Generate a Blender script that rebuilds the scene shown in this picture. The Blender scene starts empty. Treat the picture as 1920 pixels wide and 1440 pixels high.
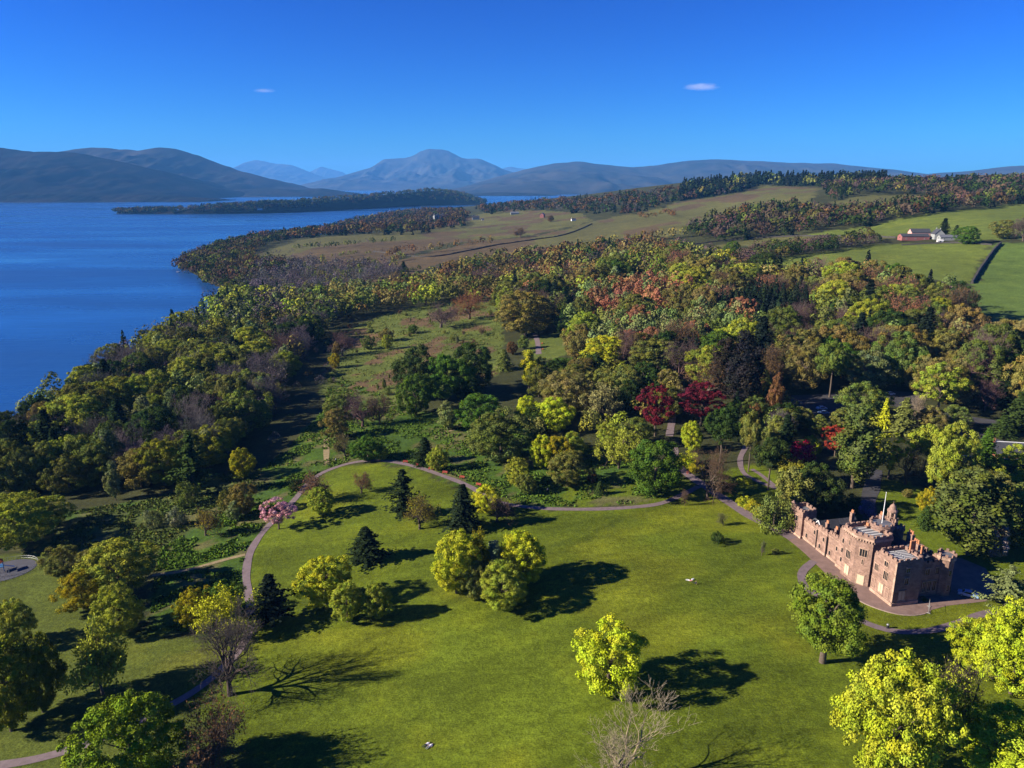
import bpy, math, random
import numpy as np

# ------------------------------------------------------------------ camera, sky, sun, exposure
scene = bpy.context.scene
F, CAMZ = 1371.0, 95.0
PITCH = math.atan((720 - 346) / F)
CP, SP = math.cos(PITCH), math.sin(PITCH)
cam_data = bpy.data.cameras.new('camera')
cam_data.sensor_width = 36.0
cam_data.lens = 36.0 * F / 1920.0
cam_data.clip_start = 1.0
cam_data.clip_end = 120000.0
cam = bpy.data.objects.new('camera', cam_data)
cam.location = (0, 0, CAMZ)
cam.rotation_euler = (math.pi / 2 - PITCH, 0, 0)
scene.collection.objects.link(cam)
scene.camera = cam

SUN_EL, SUN_AZ = math.radians(25), math.radians(9)      # light travels towards +x, a little away from the camera
world = bpy.data.worlds.new('World')
scene.world = world
world.use_nodes = True
wn = world.node_tree.nodes
wl = world.node_tree.links
wn.clear()
sky = wn.new('ShaderNodeTexSky')
sky.sky_type = 'NISHITA'
sky.sun_disc = False
sky.sun_elevation = SUN_EL
sky.sun_rotation = math.radians(270) - SUN_AZ
sky.altitude = 300
sky.air_density = 1.0
sky.dust_density = 0.2
sky.ozone_density = 3.0
sky_hs = wn.new('ShaderNodeHueSaturation')
sky_hs.inputs['Saturation'].default_value = 1.35
sky_mul = wn.new('ShaderNodeMix')
sky_mul.data_type = 'RGBA'
sky_mul.blend_type = 'MULTIPLY'
sky_mul.inputs[0].default_value = 1.0
sky_mul.inputs[7].default_value = (0.05, 0.215, 0.50, 1)
sky_bg = wn.new('ShaderNodeBackground')
sky_bg.inputs[1].default_value = 0.05
sky_out = wn.new('ShaderNodeOutputWorld')
wl.new(sky.outputs[0], sky_hs.inputs['Color'])
sky_gm = wn.new('ShaderNodeGamma')
sky_gm.inputs[1].default_value = 1.5
wl.new(sky_hs.outputs[0], sky_gm.inputs[0])
wl.new(sky_gm.outputs[0], sky_mul.inputs[6])
wl.new(sky_mul.outputs[2], sky_bg.inputs[0])
wl.new(sky_bg.outputs[0], sky_out.inputs[0])

sun_data = bpy.data.lights.new('sun', 'SUN')
sun_data.energy = 5.0
sun_data.angle = math.radians(0.53)
sun_data.color = (1.0, 0.90, 0.74)
sun = bpy.data.objects.new('sun', sun_data)
sun.rotation_euler = (math.pi / 2 - SUN_EL, 0, SUN_AZ - math.pi / 2)
sun.location = (-300, -60, 260)
scene.collection.objects.link(sun)

vs = scene.view_settings
vs.view_transform = 'Standard'
vs.look = 'None'
vs.gamma = 1.0
vs.exposure = 1.32
vs.use_curve_mapping = False
cy = scene.cycles
cy.max_bounces = 5
cy.diffuse_bounces = 1
cy.glossy_bounces = 2
cy.transmission_bounces = 3
cy.transparent_max_bounces = 6
cy.volume_bounces = 1
cy.caustics_reflective = False
cy.caustics_refractive = False
cy.use_denoising = True

# ------------------------------------------------------------------ helpers
COL = scene.collection
RNG = np.random.default_rng(7)
random.seed(7)
WATER = -18.0

def tag(o, label=None, cat=None, group=None, kind=None):
    if label: o['label'] = label
    if cat: o['category'] = cat
    if group: o['group'] = group
    if kind: o['kind'] = kind
    return o

def link(name, data, parent=None, loc=None):
    o = bpy.data.objects.new(name, data)
    COL.objects.link(o)
    if parent is not None: o.parent = parent
    if loc is not None: o.location = loc
    return o

def empty(name, loc=(0, 0, 0), rz=0.0, scale=None):
    o = link(name, None, None, loc)
    o.rotation_euler = (0, 0, rz)
    o.empty_display_size = 0.5
    if scale is not None: o.scale = scale
    return o

def np_mesh(name, v, faces, mat=None, colors=None, smooth=False):
    """v (N,3); faces (M,k) array with k = 3 or 4; colors (N,3) linear"""
    me = bpy.data.meshes.new(name)
    v = np.asarray(v, dtype=np.float32); faces = np.asarray(faces, dtype=np.int32)
    M, k = faces.shape
    me.vertices.add(len(v)); me.vertices.foreach_set('co', v.ravel())
    me.loops.add(M * k); me.loops.foreach_set('vertex_index', faces.ravel())
    me.polygons.add(M)
    me.polygons.foreach_set('loop_start', np.arange(0, M * k, k, dtype=np.int32))
    if smooth: me.polygons.foreach_set('use_smooth', np.ones(M, dtype=bool))
    me.update(calc_edges=True)
    if colors is not None:
        a = me.color_attributes.new('col', 'FLOAT_COLOR', 'POINT')
        c = np.ones((len(v), 4), dtype=np.float32); c[:, :3] = colors
        a.data.foreach_set('color', c.ravel())
    if mat: me.materials.append(mat)
    return me

class MB:
    """collects simple solids into one mesh"""
    def __init__(s): s.v = []; s.f = []
    def add(s, v, f):
        n = len(s.v); s.v += [tuple(p) for p in v]; s.f += [tuple(i + n for i in q) for q in f]; return s
    def box(s, x0, x1, y0, y1, z0, z1):
        return s.add([(x0,y0,z0),(x1,y0,z0),(x1,y1,z0),(x0,y1,z0),(x0,y0,z1),(x1,y0,z1),(x1,y1,z1),(x0,y1,z1)],
                     [(3,2,1,0),(4,5,6,7),(0,1,5,4),(1,2,6,5),(2,3,7,6),(3,0,4,7)])
    def prism(s, poly, z0, z1):
        n = len(poly)
        return s.add([(x,y,z0) for x,y in poly] + [(x,y,z1) for x,y in poly],
                     [tuple(range(n-1,-1,-1)), tuple(range(n,2*n))] + [(i,(i+1)%n,n+(i+1)%n,n+i) for i in range(n)])
    def lathe(s, cx, cy_, prof, n=12, a0=0.0):
        v = []; f = []
        for r, z in prof:
            for i in range(n):
                a = a0 + 2*math.pi*i/n; v.append((cx+r*math.cos(a), cy_+r*math.sin(a), z))
        for k in range(len(prof)-1):
            for i in range(n):
                j = (i+1) % n; f.append((k*n+i, k*n+j, (k+1)*n+j, (k+1)*n+i))
        f.append(tuple(range(n-1,-1,-1))); m = (len(prof)-1)*n; f.append(tuple(range(m, m+n)))
        return s.add(v, f)
    def bar(s, a, b, r0, r1=None, n=6):
        r1 = r0 if r1 is None else r1
        a = np.array(a, float); b = np.array(b, float); d = b-a; d /= np.linalg.norm(d)+1e-9
        u = np.cross(d, (0,0,1.0)) if abs(d[2]) < .9 else np.cross(d, (1.0,0,0)); u /= np.linalg.norm(u); w = np.cross(d, u)
        v = []
        for p, r in ((a,r0),(b,r1)):
            for i in range(n):
                t = 2*math.pi*i/n; v.append(tuple(p + r*(math.cos(t)*u + math.sin(t)*w)))
        return s.add(v, [tuple(range(n-1,-1,-1)), tuple(range(n,2*n))] + [(i,(i+1)%n,n+(i+1)%n,n+i) for i in range(n)])
    def gable(s, x0, x1, y0, y1, z0, zr, axis='x', over=0.0):
        """roof solid: ridge along axis"""
        if axis == 'x':
            ym = (y0+y1)/2
            v = [(x0-over,y0-over,z0),(x1+over,y0-over,z0),(x1+over,y1+over,z0),(x0-over,y1+over,z0),(x0-over,ym,zr),(x1+over,ym,zr)]
            f = [(3,2,1,0),(0,1,5,4),(2,3,4,5),(1,2,5),(3,0,4)]
        else:
            xm = (x0+x1)/2
            v = [(x0-over,y0-over,z0),(x1+over,y0-over,z0),(x1+over,y1+over,z0),(x0-over,y1+over,z0),(xm,y0-over,zr),(xm,y1+over,zr)]
            f = [(3,2,1,0),(0,1,4),(1,2,5,4),(2,3,5),(3,0,4,5)]
        return s.add(v, f)
    def mesh(s, name, mat):
        me = bpy.data.meshes.new(name); me.from_pydata(s.v, [], s.f); me.update()
        if mat: me.materials.append(mat)
        return me
    def build(s, name, mat, parent=None, loc=None):
        return link(name, s.mesh(name, mat), parent, loc)

def vnoise(x, y, seed=0):
    """smooth value noise, vectorised"""
    xi = np.floor(x).astype(np.int64); yi = np.floor(y).astype(np.int64)
    xf = x-xi; yf = y-yi
    u = xf*xf*(3-2*xf); w = yf*yf*(3-2*yf)
    def h(a, b):
        n = (a*374761393 + b*668265263 + seed*974711) & 0x7fffffff
        n = ((n ^ (n >> 13)) * 1274126177) & 0x7fffffff
        return ((n ^ (n >> 16)) & 0xffff) / 65535.0
    return (h(xi,yi)*(1-u)+h(xi+1,yi)*u)*(1-w) + (h(xi,yi+1)*(1-u)+h(xi+1,yi+1)*u)*w
def fbm(x, y, oct=4, seed=0):
    r = 0; a = .5; t = 0
    for k in range(oct):
        r = r + a*vnoise(x*2**k+17*k, y*2**k-9*k, seed+k); t += a; a *= .5
    return r/t
def sstep(a, b, x):
    t = np.clip((x-a)/(b-a), 0, 1); return t*t*(3-2*t)

# ------------------------------------------------------------------ materials
def new_mat(name):
    m = bpy.data.materials.new(name); m.use_nodes = True
    nt = m.node_tree; nt.nodes.clear()
    out = nt.nodes.new('ShaderNodeOutputMaterial')
    return m, nt, out
def N(nt, t, **kw):
    n = nt.nodes.new(t)
    for k, v in kw.items(): setattr(n, k, v)
    return n
def noise_node(nt, scale, detail=3, rough=.55, vec=None, stretch=None):
    tc = N(nt, 'ShaderNodeTexCoord'); src = tc.outputs['Object']
    if vec == 'pos':
        g = N(nt, 'ShaderNodeNewGeometry'); src = g.outputs['Position']
    if stretch:
        mp = N(nt, 'ShaderNodeMapping'); mp.inputs['Scale'].default_value = stretch[:3]
        if len(stretch) > 3: mp.inputs['Rotation'].default_value = (0, 0, stretch[3])
        nt.links.new(src, mp.inputs[0]); src = mp.outputs[0]
    n = N(nt, 'ShaderNodeTexNoise'); n.inputs['Scale'].default_value = scale
    n.inputs['Detail'].default_value = detail; n.inputs['Roughness'].default_value = rough
    nt.links.new(src, n.inputs['Vector'])
    return n
def simple(name, color, rough=.85, var=.25, scale=1.5, bump=0.0, bscale=6.0, metallic=0.0, spec=.3):
    m, nt, out = new_mat(name)
    b = N(nt, 'ShaderNodeBsdfPrincipled'); b.inputs['Roughness'].default_value = rough
    b.inputs['Metallic'].default_value = metallic; b.inputs['Specular IOR Level'].default_value = spec
    n = noise_node(nt, scale, 4, .6, 'pos')
    rm = N(nt, 'ShaderNodeMapRange'); rm.inputs[1].default_value = .25; rm.inputs[2].default_value = .75
    rm.inputs[3].default_value = 1-var; rm.inputs[4].default_value = 1+var
    nt.links.new(n.outputs[0], rm.inputs[0])
    mx = N(nt, 'ShaderNodeMix', data_type='RGBA', blend_type='MULTIPLY'); mx.inputs[0].default_value = 1
    mx.inputs[6].default_value = (*color, 1); nt.links.new(rm.outputs[0], mx.inputs[7])
    nt.links.new(mx.outputs[2], b.inputs['Base Color'])
    if bump:
        n2 = noise_node(nt, bscale, 4, .6, 'pos'); bp = N(nt, 'ShaderNodeBump'); bp.inputs['Strength'].default_value = bump
        bp.inputs['Distance'].default_value = .2
        nt.links.new(n2.outputs[0], bp.inputs['Height']); nt.links.new(bp.outputs[0], b.inputs['Normal'])
    nt.links.new(b.outputs[0], out.inputs[0])
    return m

def foliage_mat(name, transl=.10):
    m, nt, out = new_mat(name)
    at_ = N(nt, 'ShaderNodeAttribute', attribute_name='col')
    oi = N(nt, 'ShaderNodeObjectInfo')
    mx = N(nt, 'ShaderNodeMix', data_type='RGBA', blend_type='MULTIPLY'); mx.inputs[0].default_value = 1
    nt.links.new(at_.outputs['Color'], mx.inputs[6]); nt.links.new(oi.outputs['Color'], mx.inputs[7])
    d = N(nt, 'ShaderNodeBsdfDiffuse'); t = N(nt, 'ShaderNodeBsdfTranslucent')
    nt.links.new(mx.outputs[2], d.inputs[0]); nt.links.new(mx.outputs[2], t.inputs[0])
    ms = N(nt, 'ShaderNodeMixShader'); ms.inputs[0].default_value = transl
    nt.links.new(d.outputs[0], ms.inputs[1]); nt.links.new(t.outputs[0], ms.inputs[2])
    nt.links.new(ms.outputs[0], out.inputs[0])
    return m
LEAF = foliage_mat('leaf')
TWIG = foliage_mat('twig', 0.0)
BARK = simple('bark', (.10, .075, .055), .95, .35, 3, .5, 8)

def terrain_mat():
    m, nt, out = new_mat('ground_cover')
    at_ = N(nt, 'ShaderNodeAttribute', attribute_name='col')
    b = N(nt, 'ShaderNodeBsdfPrincipled'); b.inputs['Roughness'].default_value = .95; b.inputs['Specular IOR Level'].default_value = .1
    prev = at_.outputs['Color']
    for sc, lo, hi, det, st in ((.012, .80, 1.2, 4, None), (.09, .80, 1.2, 4, None), (.8, .70, 1.28, 5, None), (3.2, .55, 1.42, 3, None), (.30, .90, 1.10, 2, (.25, 3, 1, .35))):
        n = noise_node(nt, sc, det, .6, 'pos', st)
        rm = N(nt, 'ShaderNodeMapRange'); rm.inputs[1].default_value = .28; rm.inputs[2].default_value = .72
        rm.inputs[3].default_value = lo; rm.inputs[4].default_value = hi
        nt.links.new(n.outputs[0], rm.inputs[0])
        mx = N(nt, 'ShaderNodeMix', data_type='RGBA', blend_type='MULTIPLY'); mx.inputs[0].default_value = 1
        nt.links.new(prev, mx.inputs[6]); nt.links.new(rm.outputs[0], mx.inputs[7]); prev = mx.outputs[2]
    # straw-coloured tint in worn patches
    n = noise_node(nt, .045, 5, .65, 'pos')
    rm = N(nt, 'ShaderNodeMapRange'); rm.inputs[1].default_value = .52; rm.inputs[2].default_value = .72; rm.inputs[3].default_value = 0; rm.inputs[4].default_value = .5
    nt.links.new(n.outputs[0], rm.inputs[0])
    mw = N(nt, 'ShaderNodeMix', data_type='RGBA', blend_type='MULTIPLY'); mw.inputs[7].default_value = (1.45, 1.22, .9, 1)
    nt.links.new(rm.outputs[0], mw.inputs[0]); nt.links.new(prev, mw.inputs[6]); prev = mw.outputs[2]
    nt.links.new(prev, b.inputs['Base Color'])
    n2 = noise_node(nt, 1.1, 5, .65, 'pos'); bp = N(nt, 'ShaderNodeBump'); bp.inputs['Strength'].default_value = .5; bp.inputs['Distance'].default_value = .35
    nt.links.new(n2.outputs[0], bp.inputs['Height']); nt.links.new(bp.outputs[0], b.inputs['Normal'])
    nt.links.new(b.outputs[0], out.inputs[0])
    return m
GROUND = terrain_mat()

def water_mat():
    m, nt, out = new_mat('loch_water')
    b = N(nt, 'ShaderNodeBsdfPrincipled')
    b.inputs['Base Color'].default_value = (.012, .065, .21, 1)
    b.inputs['IOR'].default_value = 1.333
    n = noise_node(nt, .0034, 6, .62, 'pos', (.55, 1.7, 1, -.16))
    rm = N(nt, 'ShaderNodeMapRange'); rm.inputs[1].default_value = .36; rm.inputs[2].default_value = .66; rm.inputs[3].default_value = .38; rm.inputs[4].default_value = .12
    nt.links.new(n.outputs[0], rm.inputs[0]); nt.links.new(rm.outputs[0], b.inputs['Roughness'])
    w1 = noise_node(nt, .16, 4, .6, 'pos', (.35, 1, 1, .1)); w2 = noise_node(nt, .03, 3, .5, 'pos', (.3, 1, 1, -.1))
    ad = N(nt, 'ShaderNodeMath', operation='ADD'); nt.links.new(w1.outputs[0], ad.inputs[0]); nt.links.new(w2.outputs[0], ad.inputs[1])
    st = N(nt, 'ShaderNodeMapRange'); st.inputs[1].default_value = .35; st.inputs[2].default_value = .68; st.inputs[3].default_value = .42; st.inputs[4].default_value = .12
    nt.links.new(n.outputs[0], st.inputs[0])
    bp = N(nt, 'ShaderNodeBump'); bp.inputs['Distance'].default_value = 1.0
    nt.links.new(st.outputs[0], bp.inputs['Strength'])
    nt.links.new(ad.outputs[0], bp.inputs['Height']); nt.links.new(bp.outputs[0], b.inputs['Normal'])
    nt.links.new(b.outputs[0], out.inputs[0])
    return m

# ------------------------------------------------------------------ terrain
def ray(px, py):
    a = (px-960)/F; b = (720-py)/F
    return a, CP+b*SP, -SP+b*CP
def at_z(px, py, z):
    a, d, e = ray(px, py); t = (z-CAMZ)/e
    return a*t, d*t

CTRL = [(960,1440,-1),(400,1400,-5),(0,1400,-9),(1900,1400,1),(960,1150,-1),(500,1150,-5),(100,1100,-9),(1300,1000,0),(1580,1050,0),(1700,1130,0),
 (1500,990,0),(1800,1000,.5),(700,950,-4),(450,950,-8),(200,960,-11),(960,950,-2),(1230,930,0),(1320,930,0),(1500,850,2),(1800,850,2),
 (900,850,-2),(620,850,-6),(1550,750,4),(1850,780,4),(1200,750,2),(900,700,-2),(640,700,-8),(1000,640,0),(1300,640,8),(1600,640,14),(1900,640,18),
 (850,580,-3),(620,600,-10),(1200,560,12),(1500,560,20),(1850,560,24),(950,540,0),(1815,530,26),(1880,460,42),(1700,455,40),(1500,490,30),
 (1920,390,66),(1600,430,44),(1750,415,55),(1300,470,22),(1450,460,30),(1100,470,12),(1300,420,40),(1150,430,25),(1000,410,18),
 (880,440,6),(640,440,0),(560,470,-7),(700,500,-6),(800,470,0),(500,470,-12),(1450,370,72),(1350,390,52),(1450,350,90)]
pts = [(*at_z(x, y, z), z) for x, y, z in CTRL]
pts += [(600,2200,110),(1100,2200,112),(300,2300,70),(0,2500,28),(1600,2000,115),(1028,1500,92),(1500,1500,105),(2500,3500,120),(0,4000,0),
        (4000,0,60),(800,0,12),(300,0,2),(-100,0,-5),(1500,700,80),(5000,5500,150),(600,3500,60),(-200,2200,-2),(-300,1600,-6),(-600,-300,-10)]
CT = np.array(pts, float)
def _phi(r2):
    return r2*np.log(r2+1e-9)
_X = CT[:, :2]/1000.0
_n = len(CT)
_K = _phi(((_X[:, None]-_X[None])**2).sum(-1)) + np.eye(_n)*2e-4
_Pm = np.c_[np.ones(_n), _X]
_A = np.block([[_K, _Pm], [_Pm.T, np.zeros((3, 3))]])
_W = np.linalg.solve(_A, np.r_[CT[:, 2], 0, 0, 0])
def tps(x, y):
    x = np.asarray(x, float)/1000; y = np.asarray(y, float)/1000
    r = _W[_n] + _W[_n+1]*x + _W[_n+2]*y
    for i in range(_n):
        r = r + _W[i]*_phi((x-_X[i, 0])**2 + (y-_X[i, 1])**2)
    return r
SHORE = [(-900,-300),(-480,60),(-340,200),(-262,300),(-268,380),(-272,450),(-262,576),(-285,690)]
SHORE += [at_z(x, y, WATER) for x, y in ((424,551),(405,543),(378,534),(350,520),(328,508),(322,498),(345,482),(390,464),(440,452),(500,442),(560,430),(640,415),(730,400),(800,392),(880,385),(960,381),(1100,376),(1300,371))]
SHORE += [(9000,7800),(9000,-600),(-900,-600)]
SH = np.array(SHORE, float)
def shore_dist(x, y):
    x = np.asarray(x, float); y = np.asarray(y, float)
    best = np.full(x.shape, 1e18); inside = np.zeros(x.shape, bool)
    for i in range(len(SH)):
        x0, y0 = SH[i]; x1, y1 = SH[(i+1) % len(SH)]
        dx, dy = x1-x0, y1-y0; t = np.clip(((x-x0)*dx+(y-y0)*dy)/(dx*dx+dy*dy+1e-9), 0, 1)
        best = np.minimum(best, (x-x0-t*dx)**2+(y-y0-t*dy)**2)
        c = ((y0 > y) != (y1 > y)) & (x < (x1-x0)*(y-y0)/(y1-y0+1e-12)+x0)
        inside ^= c
    d = np.sqrt(best)
    return np.where(inside, d, -d)
def hgt(x, y):
    x = np.asarray(x, float); y = np.asarray(y, float)
    z = tps(x, y)
    z = z + (fbm(x/60., y/60., 3, 3)-.5)*1.6*sstep(250, 500, y) + (fbm(x/260., y/260., 3, 8)-.5)*8*sstep(700, 1500, y)
    m = 1-sstep(26, 52, np.hypot(x-93, y-168)); z = z*(1-m)
    s = shore_dist(x, y) + (fbm(x/18., y/18., 3, 5)-.5)*9
    cap = np.where(s > 0, WATER-.4+.13*s+.0001*s*s, WATER-.4+.09*s)
    k = 2.0
    zz = -k*np.logaddexp(-np.clip(z, -60, 400)/k, -np.clip(cap, -90, 4000)/k)
    return np.where(s > 160, z, zz)
def h1(x, y): return float(hgt(np.array([x]), np.array([y]))[0])
def ground(px, py):
    """where the line of sight through a pixel meets the terrain"""
    a, d, e = ray(px, py)
    t = np.concatenate([np.arange(80, 900, 2.0), np.arange(900, 6500, 10.0)])
    z = CAMZ+e*t; g = hgt(a*t, d*t); below = np.nonzero(z < g)[0]
    if not len(below): return at_z(px, py, WATER)
    i = max(below[0], 1); f0 = z[i-1]-g[i-1]; f1 = z[i]-g[i]
    tt = t[i-1]+(t[i]-t[i-1])*f0/(f0-f1)
    return a*tt, d*tt
def G3(px, py):
    x, y = ground(px, py); return x, y, h1(x, y)
def poly_in(poly, x, y):
    ins = np.zeros(x.shape, bool)
    for i in range(len(poly)):
        x0, y0 = poly[i]; x1, y1 = poly[(i+1) % len(poly)]
        ins ^= ((y0 > y) != (y1 > y)) & (x < (x1-x0)*(y-y0)/(y1-y0+1e-12)+x0)
    return ins
def GP(pxs): return [ground(*p) for p in pxs]

ys = [55.0]
while ys[-1] < 5600: ys.append(ys[-1] + max(2.1, ys[-1]*.0105))
xs = [0.0]
while xs[-1] < 5200: xs.append(xs[-1] + max(2.1, (xs[-1]-120)*.013))
xs = np.array(sorted([-x for x in xs[1:] if x < 1900] + xs)); ys = np.array(ys)
GX, GY = np.meshgrid(xs, ys)
GZ = hgt(GX, GY)

C_ROUGH2 = (.062, .080, .020); C_FLOOR = (.040, .044, .016); C_LAWN = (.088, .118, .008); C_LAWN2 = (.074, .094, .014); C_ROUGH = (.050, .092, .011)
C_SLOPE = (.088, .112, .022); C_BRACKEN = (.115, .075, .038); C_MOOR = (.088, .064, .032); C_TAN = (.092, .092, .028); C_FIELD = (.105, .135, .022); C_FIELD2 = (.085, .13, .024); C_OLIVE=(.088,.086,.028)
COVER = [  # ground covers as they lie on the land, outline picked on the terrain
 (C_LAWN, [(440,1140),(462,1090),(470,1045),(492,1000),(560,935),(610,885),(700,866),(800,886),(900,925),(1000,953),(1150,954),(1240,944),(1320,905),(1420,960),(1490,1000),(1560,1050),(1640,1110),(1700,1120),(1850,1085),(2100,1100),(2100,1470),(560,1470),(300,1470),(250,1250),(420,1200)]),
 (C_LAWN2, [(-60,1060),(60,1030),(110,1060),(170,1130),(260,1180),(420,1200),(440,1180),(330,1310),(560,1470),(-400,1470),(-300,1200)]),
 (C_ROUGH2, [(-60,1030),(0,1000),(130,960),(330,925),(440,880),(560,880),(470,935),(380,985),(300,1030),(290,1080),(170,1040),(60,1030)]),
 (C_ROUGH, [(290,1080),(300,1030),(380,985),(470,935),(560,880),(610,870),(560,935),(492,1000),(470,1045),(462,1090),(440,1140),(420,1190),(280,1180)]),
 (C_ROUGH, [(470,900),(560,820),(605,770),(620,700),(760,760),(900,800),(1200,860),(1260,890),(1240,940),(1150,950),(1000,950),(900,920),(800,882),(700,862),(610,878)]),
 (C_LAWN, [(1040,935),(1100,890),(1180,880),(1240,890),(1300,900),(1310,915),(1240,940),(1150,950),(1050,950)]),
 (C_SLOPE, [(600,740),(610,680),(640,625),(720,590),(800,572),(880,562),(930,560),(945,640),(935,700),(780,760),(700,790)]),
 (C_LAWN, [(1640,900),(1700,905),(1760,940),(1960,1000),(2000,1120),(1850,1110),(1780,1060),(1700,1000),(1650,960)]),
 (C_LAWN, [(1340,880),(1420,870),(1480,905),(1450,960),(1390,945),(1340,920)]),
 (C_SLOPE, [(985,640),(1060,620),(1070,665),(1000,680)]),
 (C_OLIVE, [(470,480),(560,450),(680,440),(820,425),(880,440),(700,478),(560,485)]),
 (C_MOOR, [(540,480),(600,462),(740,452),(900,440),(700,500),(590,500)]),
 (C_MOOR, [(640,520),(740,490),(880,455),(1010,440),(1100,440),(1060,470),(900,480),(800,500),(760,525),(660,540)]),
 (C_TAN, [(790,440),(880,405),(960,392),(1090,400),(1110,415),(1000,440),(900,452),(830,455)]),
 (C_OLIVE, [(1000,470),(1000,445),(1110,416),(1180,400),(1300,408),(1280,440),(1150,448),(1080,465)]),
 (C_TAN, [(1180,405),(1270,380),(1390,362),(1420,345),(1540,352),(1520,382),(1440,395),(1380,405),(1300,415)]),
 (C_MOOR, [(1330,372),(1390,362),(1430,366),(1400,378),(1345,380)]),
 (C_TAN, [(1555,380),(1620,366),(1720,366),(1700,380),(1600,392)]),
 (C_FIELD, [(1510,440),(1640,422),(1780,396),(1940,380),(2100,370),(2100,450),(1850,450),(1660,446)]),
 (C_TAN, [(1280,470),(1440,445),(1560,440),(1680,444),(1660,455),(1500,455),(1380,462)]),
 (C_FIELD, [(1380,500),(1480,480),(1640,458),(1860,456),(1818,532),(1780,530),(1640,505),(1500,498)]),
 (C_FIELD2, [(1868,456),(2100,450),(2100,650),(1900,650),(1760,640),(1826,535)]),
]
fx, fy = GX.ravel(), GY.ravel()
wob = 1.0
jx = fx + (fbm(fx/9., fy/9., 3, 21)-.5)*np.clip(fy*.016, 1.0, 22); jy = fy + (fbm(fx/9.+50, fy/9., 3, 22)-.5)*np.clip(fy*.03, 1.0, 45)
gc = np.tile(np.array(C_FLOOR, np.float32), (len(fx), 1))
gc *= (1+.5*(fbm(fx/25., fy/25., 3, 30)-.5))[:, None]
COVER_W = []
for colr, pl in COVER:
    w = GP(pl); COVER_W.append((colr, w))
    m = poly_in(w, jx, jy); gc[m] = colr
# bracken and bare earth patches on the open slope
slope = COVER_W[6][1]
m = poly_in(slope, fx, fy) & (fbm(fx/16., fy/24., 3, 40) > .62); gc[m] = C_BRACKEN
for k in (2, 3, 4):
    m = poly_in(COVER_W[k][1], fx, fy); v = fbm(fx/7., fy/7., 3, 41)
    gc[m & (v > .62)] = (.10, .10, .035); gc[m & (v < .33)] = (.05, .095, .016)
for k in (13, 14, 15):
    m = poly_in(COVER_W[k][1], fx, fy) & (fbm(fx/60., fy/90., 3, 43) > .58); gc[m] = C_MOOR
# light mowing bands on the big lawn
m = poly_in(COVER_W[0][1], fx, fy)
band = .5+.5*np.sin((fx*.35-fy*.94)/2.6*2*math.pi*.5); gc[m] *= (1+.16*(band[m]-.5))[:, None]
v = fbm(fx/22., fy/14., 4, 44); gc[m] *= (1+.8*(v[m]-.5))[:, None]
trk = np.abs(((fx*.62-fy*.78+6*fbm(fx/30., fy/30., 2, 48)) % 37)-18.5); m2 = m & (trk < 1.0) & (fbm(fx/25., fy/25., 2, 49) > .45); gc[m2] *= .80
patch = sstep(.52, .7, fbm(fx/30.+4, fy/20., 3, 45))*m
gc = gc*(1+patch[:, None]*np.array([.38, .2, .1])); 
# shingle by the water
s = shore_dist(fx, fy); m = (s < 7) & (s > -30); gc[m] = (.12, .11, .09)
ny, nx = GX.shape
idx = np.arange(ny*nx).reshape(ny, nx)
q = np.stack([idx[:-1,:-1], idx[:-1,1:], idx[1:,1:], idx[1:,:-1]], -1).reshape(-1, 4)
q = q[(GZ.ravel()[q] > WATER-6).any(1)]
used = np.unique(q); remap = np.full(ny*nx, -1); remap[used] = np.arange(len(used))
V = np.c_[fx, fy, GZ.ravel()][used]
terrain = link('terrain', np_mesh('terrain', V, remap[q], GROUND, gc[used], True))
tag(terrain, kind='structure')

# the loch: one sheet to the horizon
wxs = np.linspace(-16000, 14000, 60); wys = np.concatenate([np.linspace(-500, 6000, 40), np.linspace(6500, 42000, 40)])
WX, WY = np.meshgrid(wxs, wys); i2 = np.arange(WX.size).reshape(WX.shape)
loch = link('loch', np_mesh('loch', np.c_[WX.ravel(), WY.ravel(), np.full(WX.size, WATER)], np.stack([i2[:-1,:-1], i2[:-1,1:], i2[1:,1:], i2[1:,:-1]], -1).reshape(-1, 4), water_mat(), smooth=True))
tag(loch, kind='structure')

# ------------------------------------------------------------------ hills and mountains round the loch
def hill_mat(name, low, high, scale):
    m, nt, out = new_mat(name)
    b = N(nt, 'ShaderNodeBsdfPrincipled'); b.inputs['Roughness'].default_value = 1; b.inputs['Specular IOR Level'].default_value = 0
    n = noise_node(nt, scale, 7, .65, 'pos')
    cr = N(nt, 'ShaderNodeValToRGB'); cr.color_ramp.elements[0].position = .38; cr.color_ramp.elements[1].position = .62
    cr.color_ramp.elements[0].color = (*low, 1); cr.color_ramp.elements[1].color = (*high, 1)
    nt.links.new(n.outputs[0], cr.inputs[0]); nt.links.new(cr.outputs[0], b.inputs['Base Color'])
    nt.links.new(b.outputs[0], out.inputs[0])
    return m
M_WOODHILL = hill_mat('wooded_hillside', (.006, .009, .010), (.022, .020, .018), .004)
M_MOORHILL = hill_mat('moorland_hillside', (.018, .020, .021), (.048, .043, .037), .0012)
M_ROCKHILL = hill_mat('mountain_side', (.022, .026, .030), (.06, .058, .052), .0014)

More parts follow.
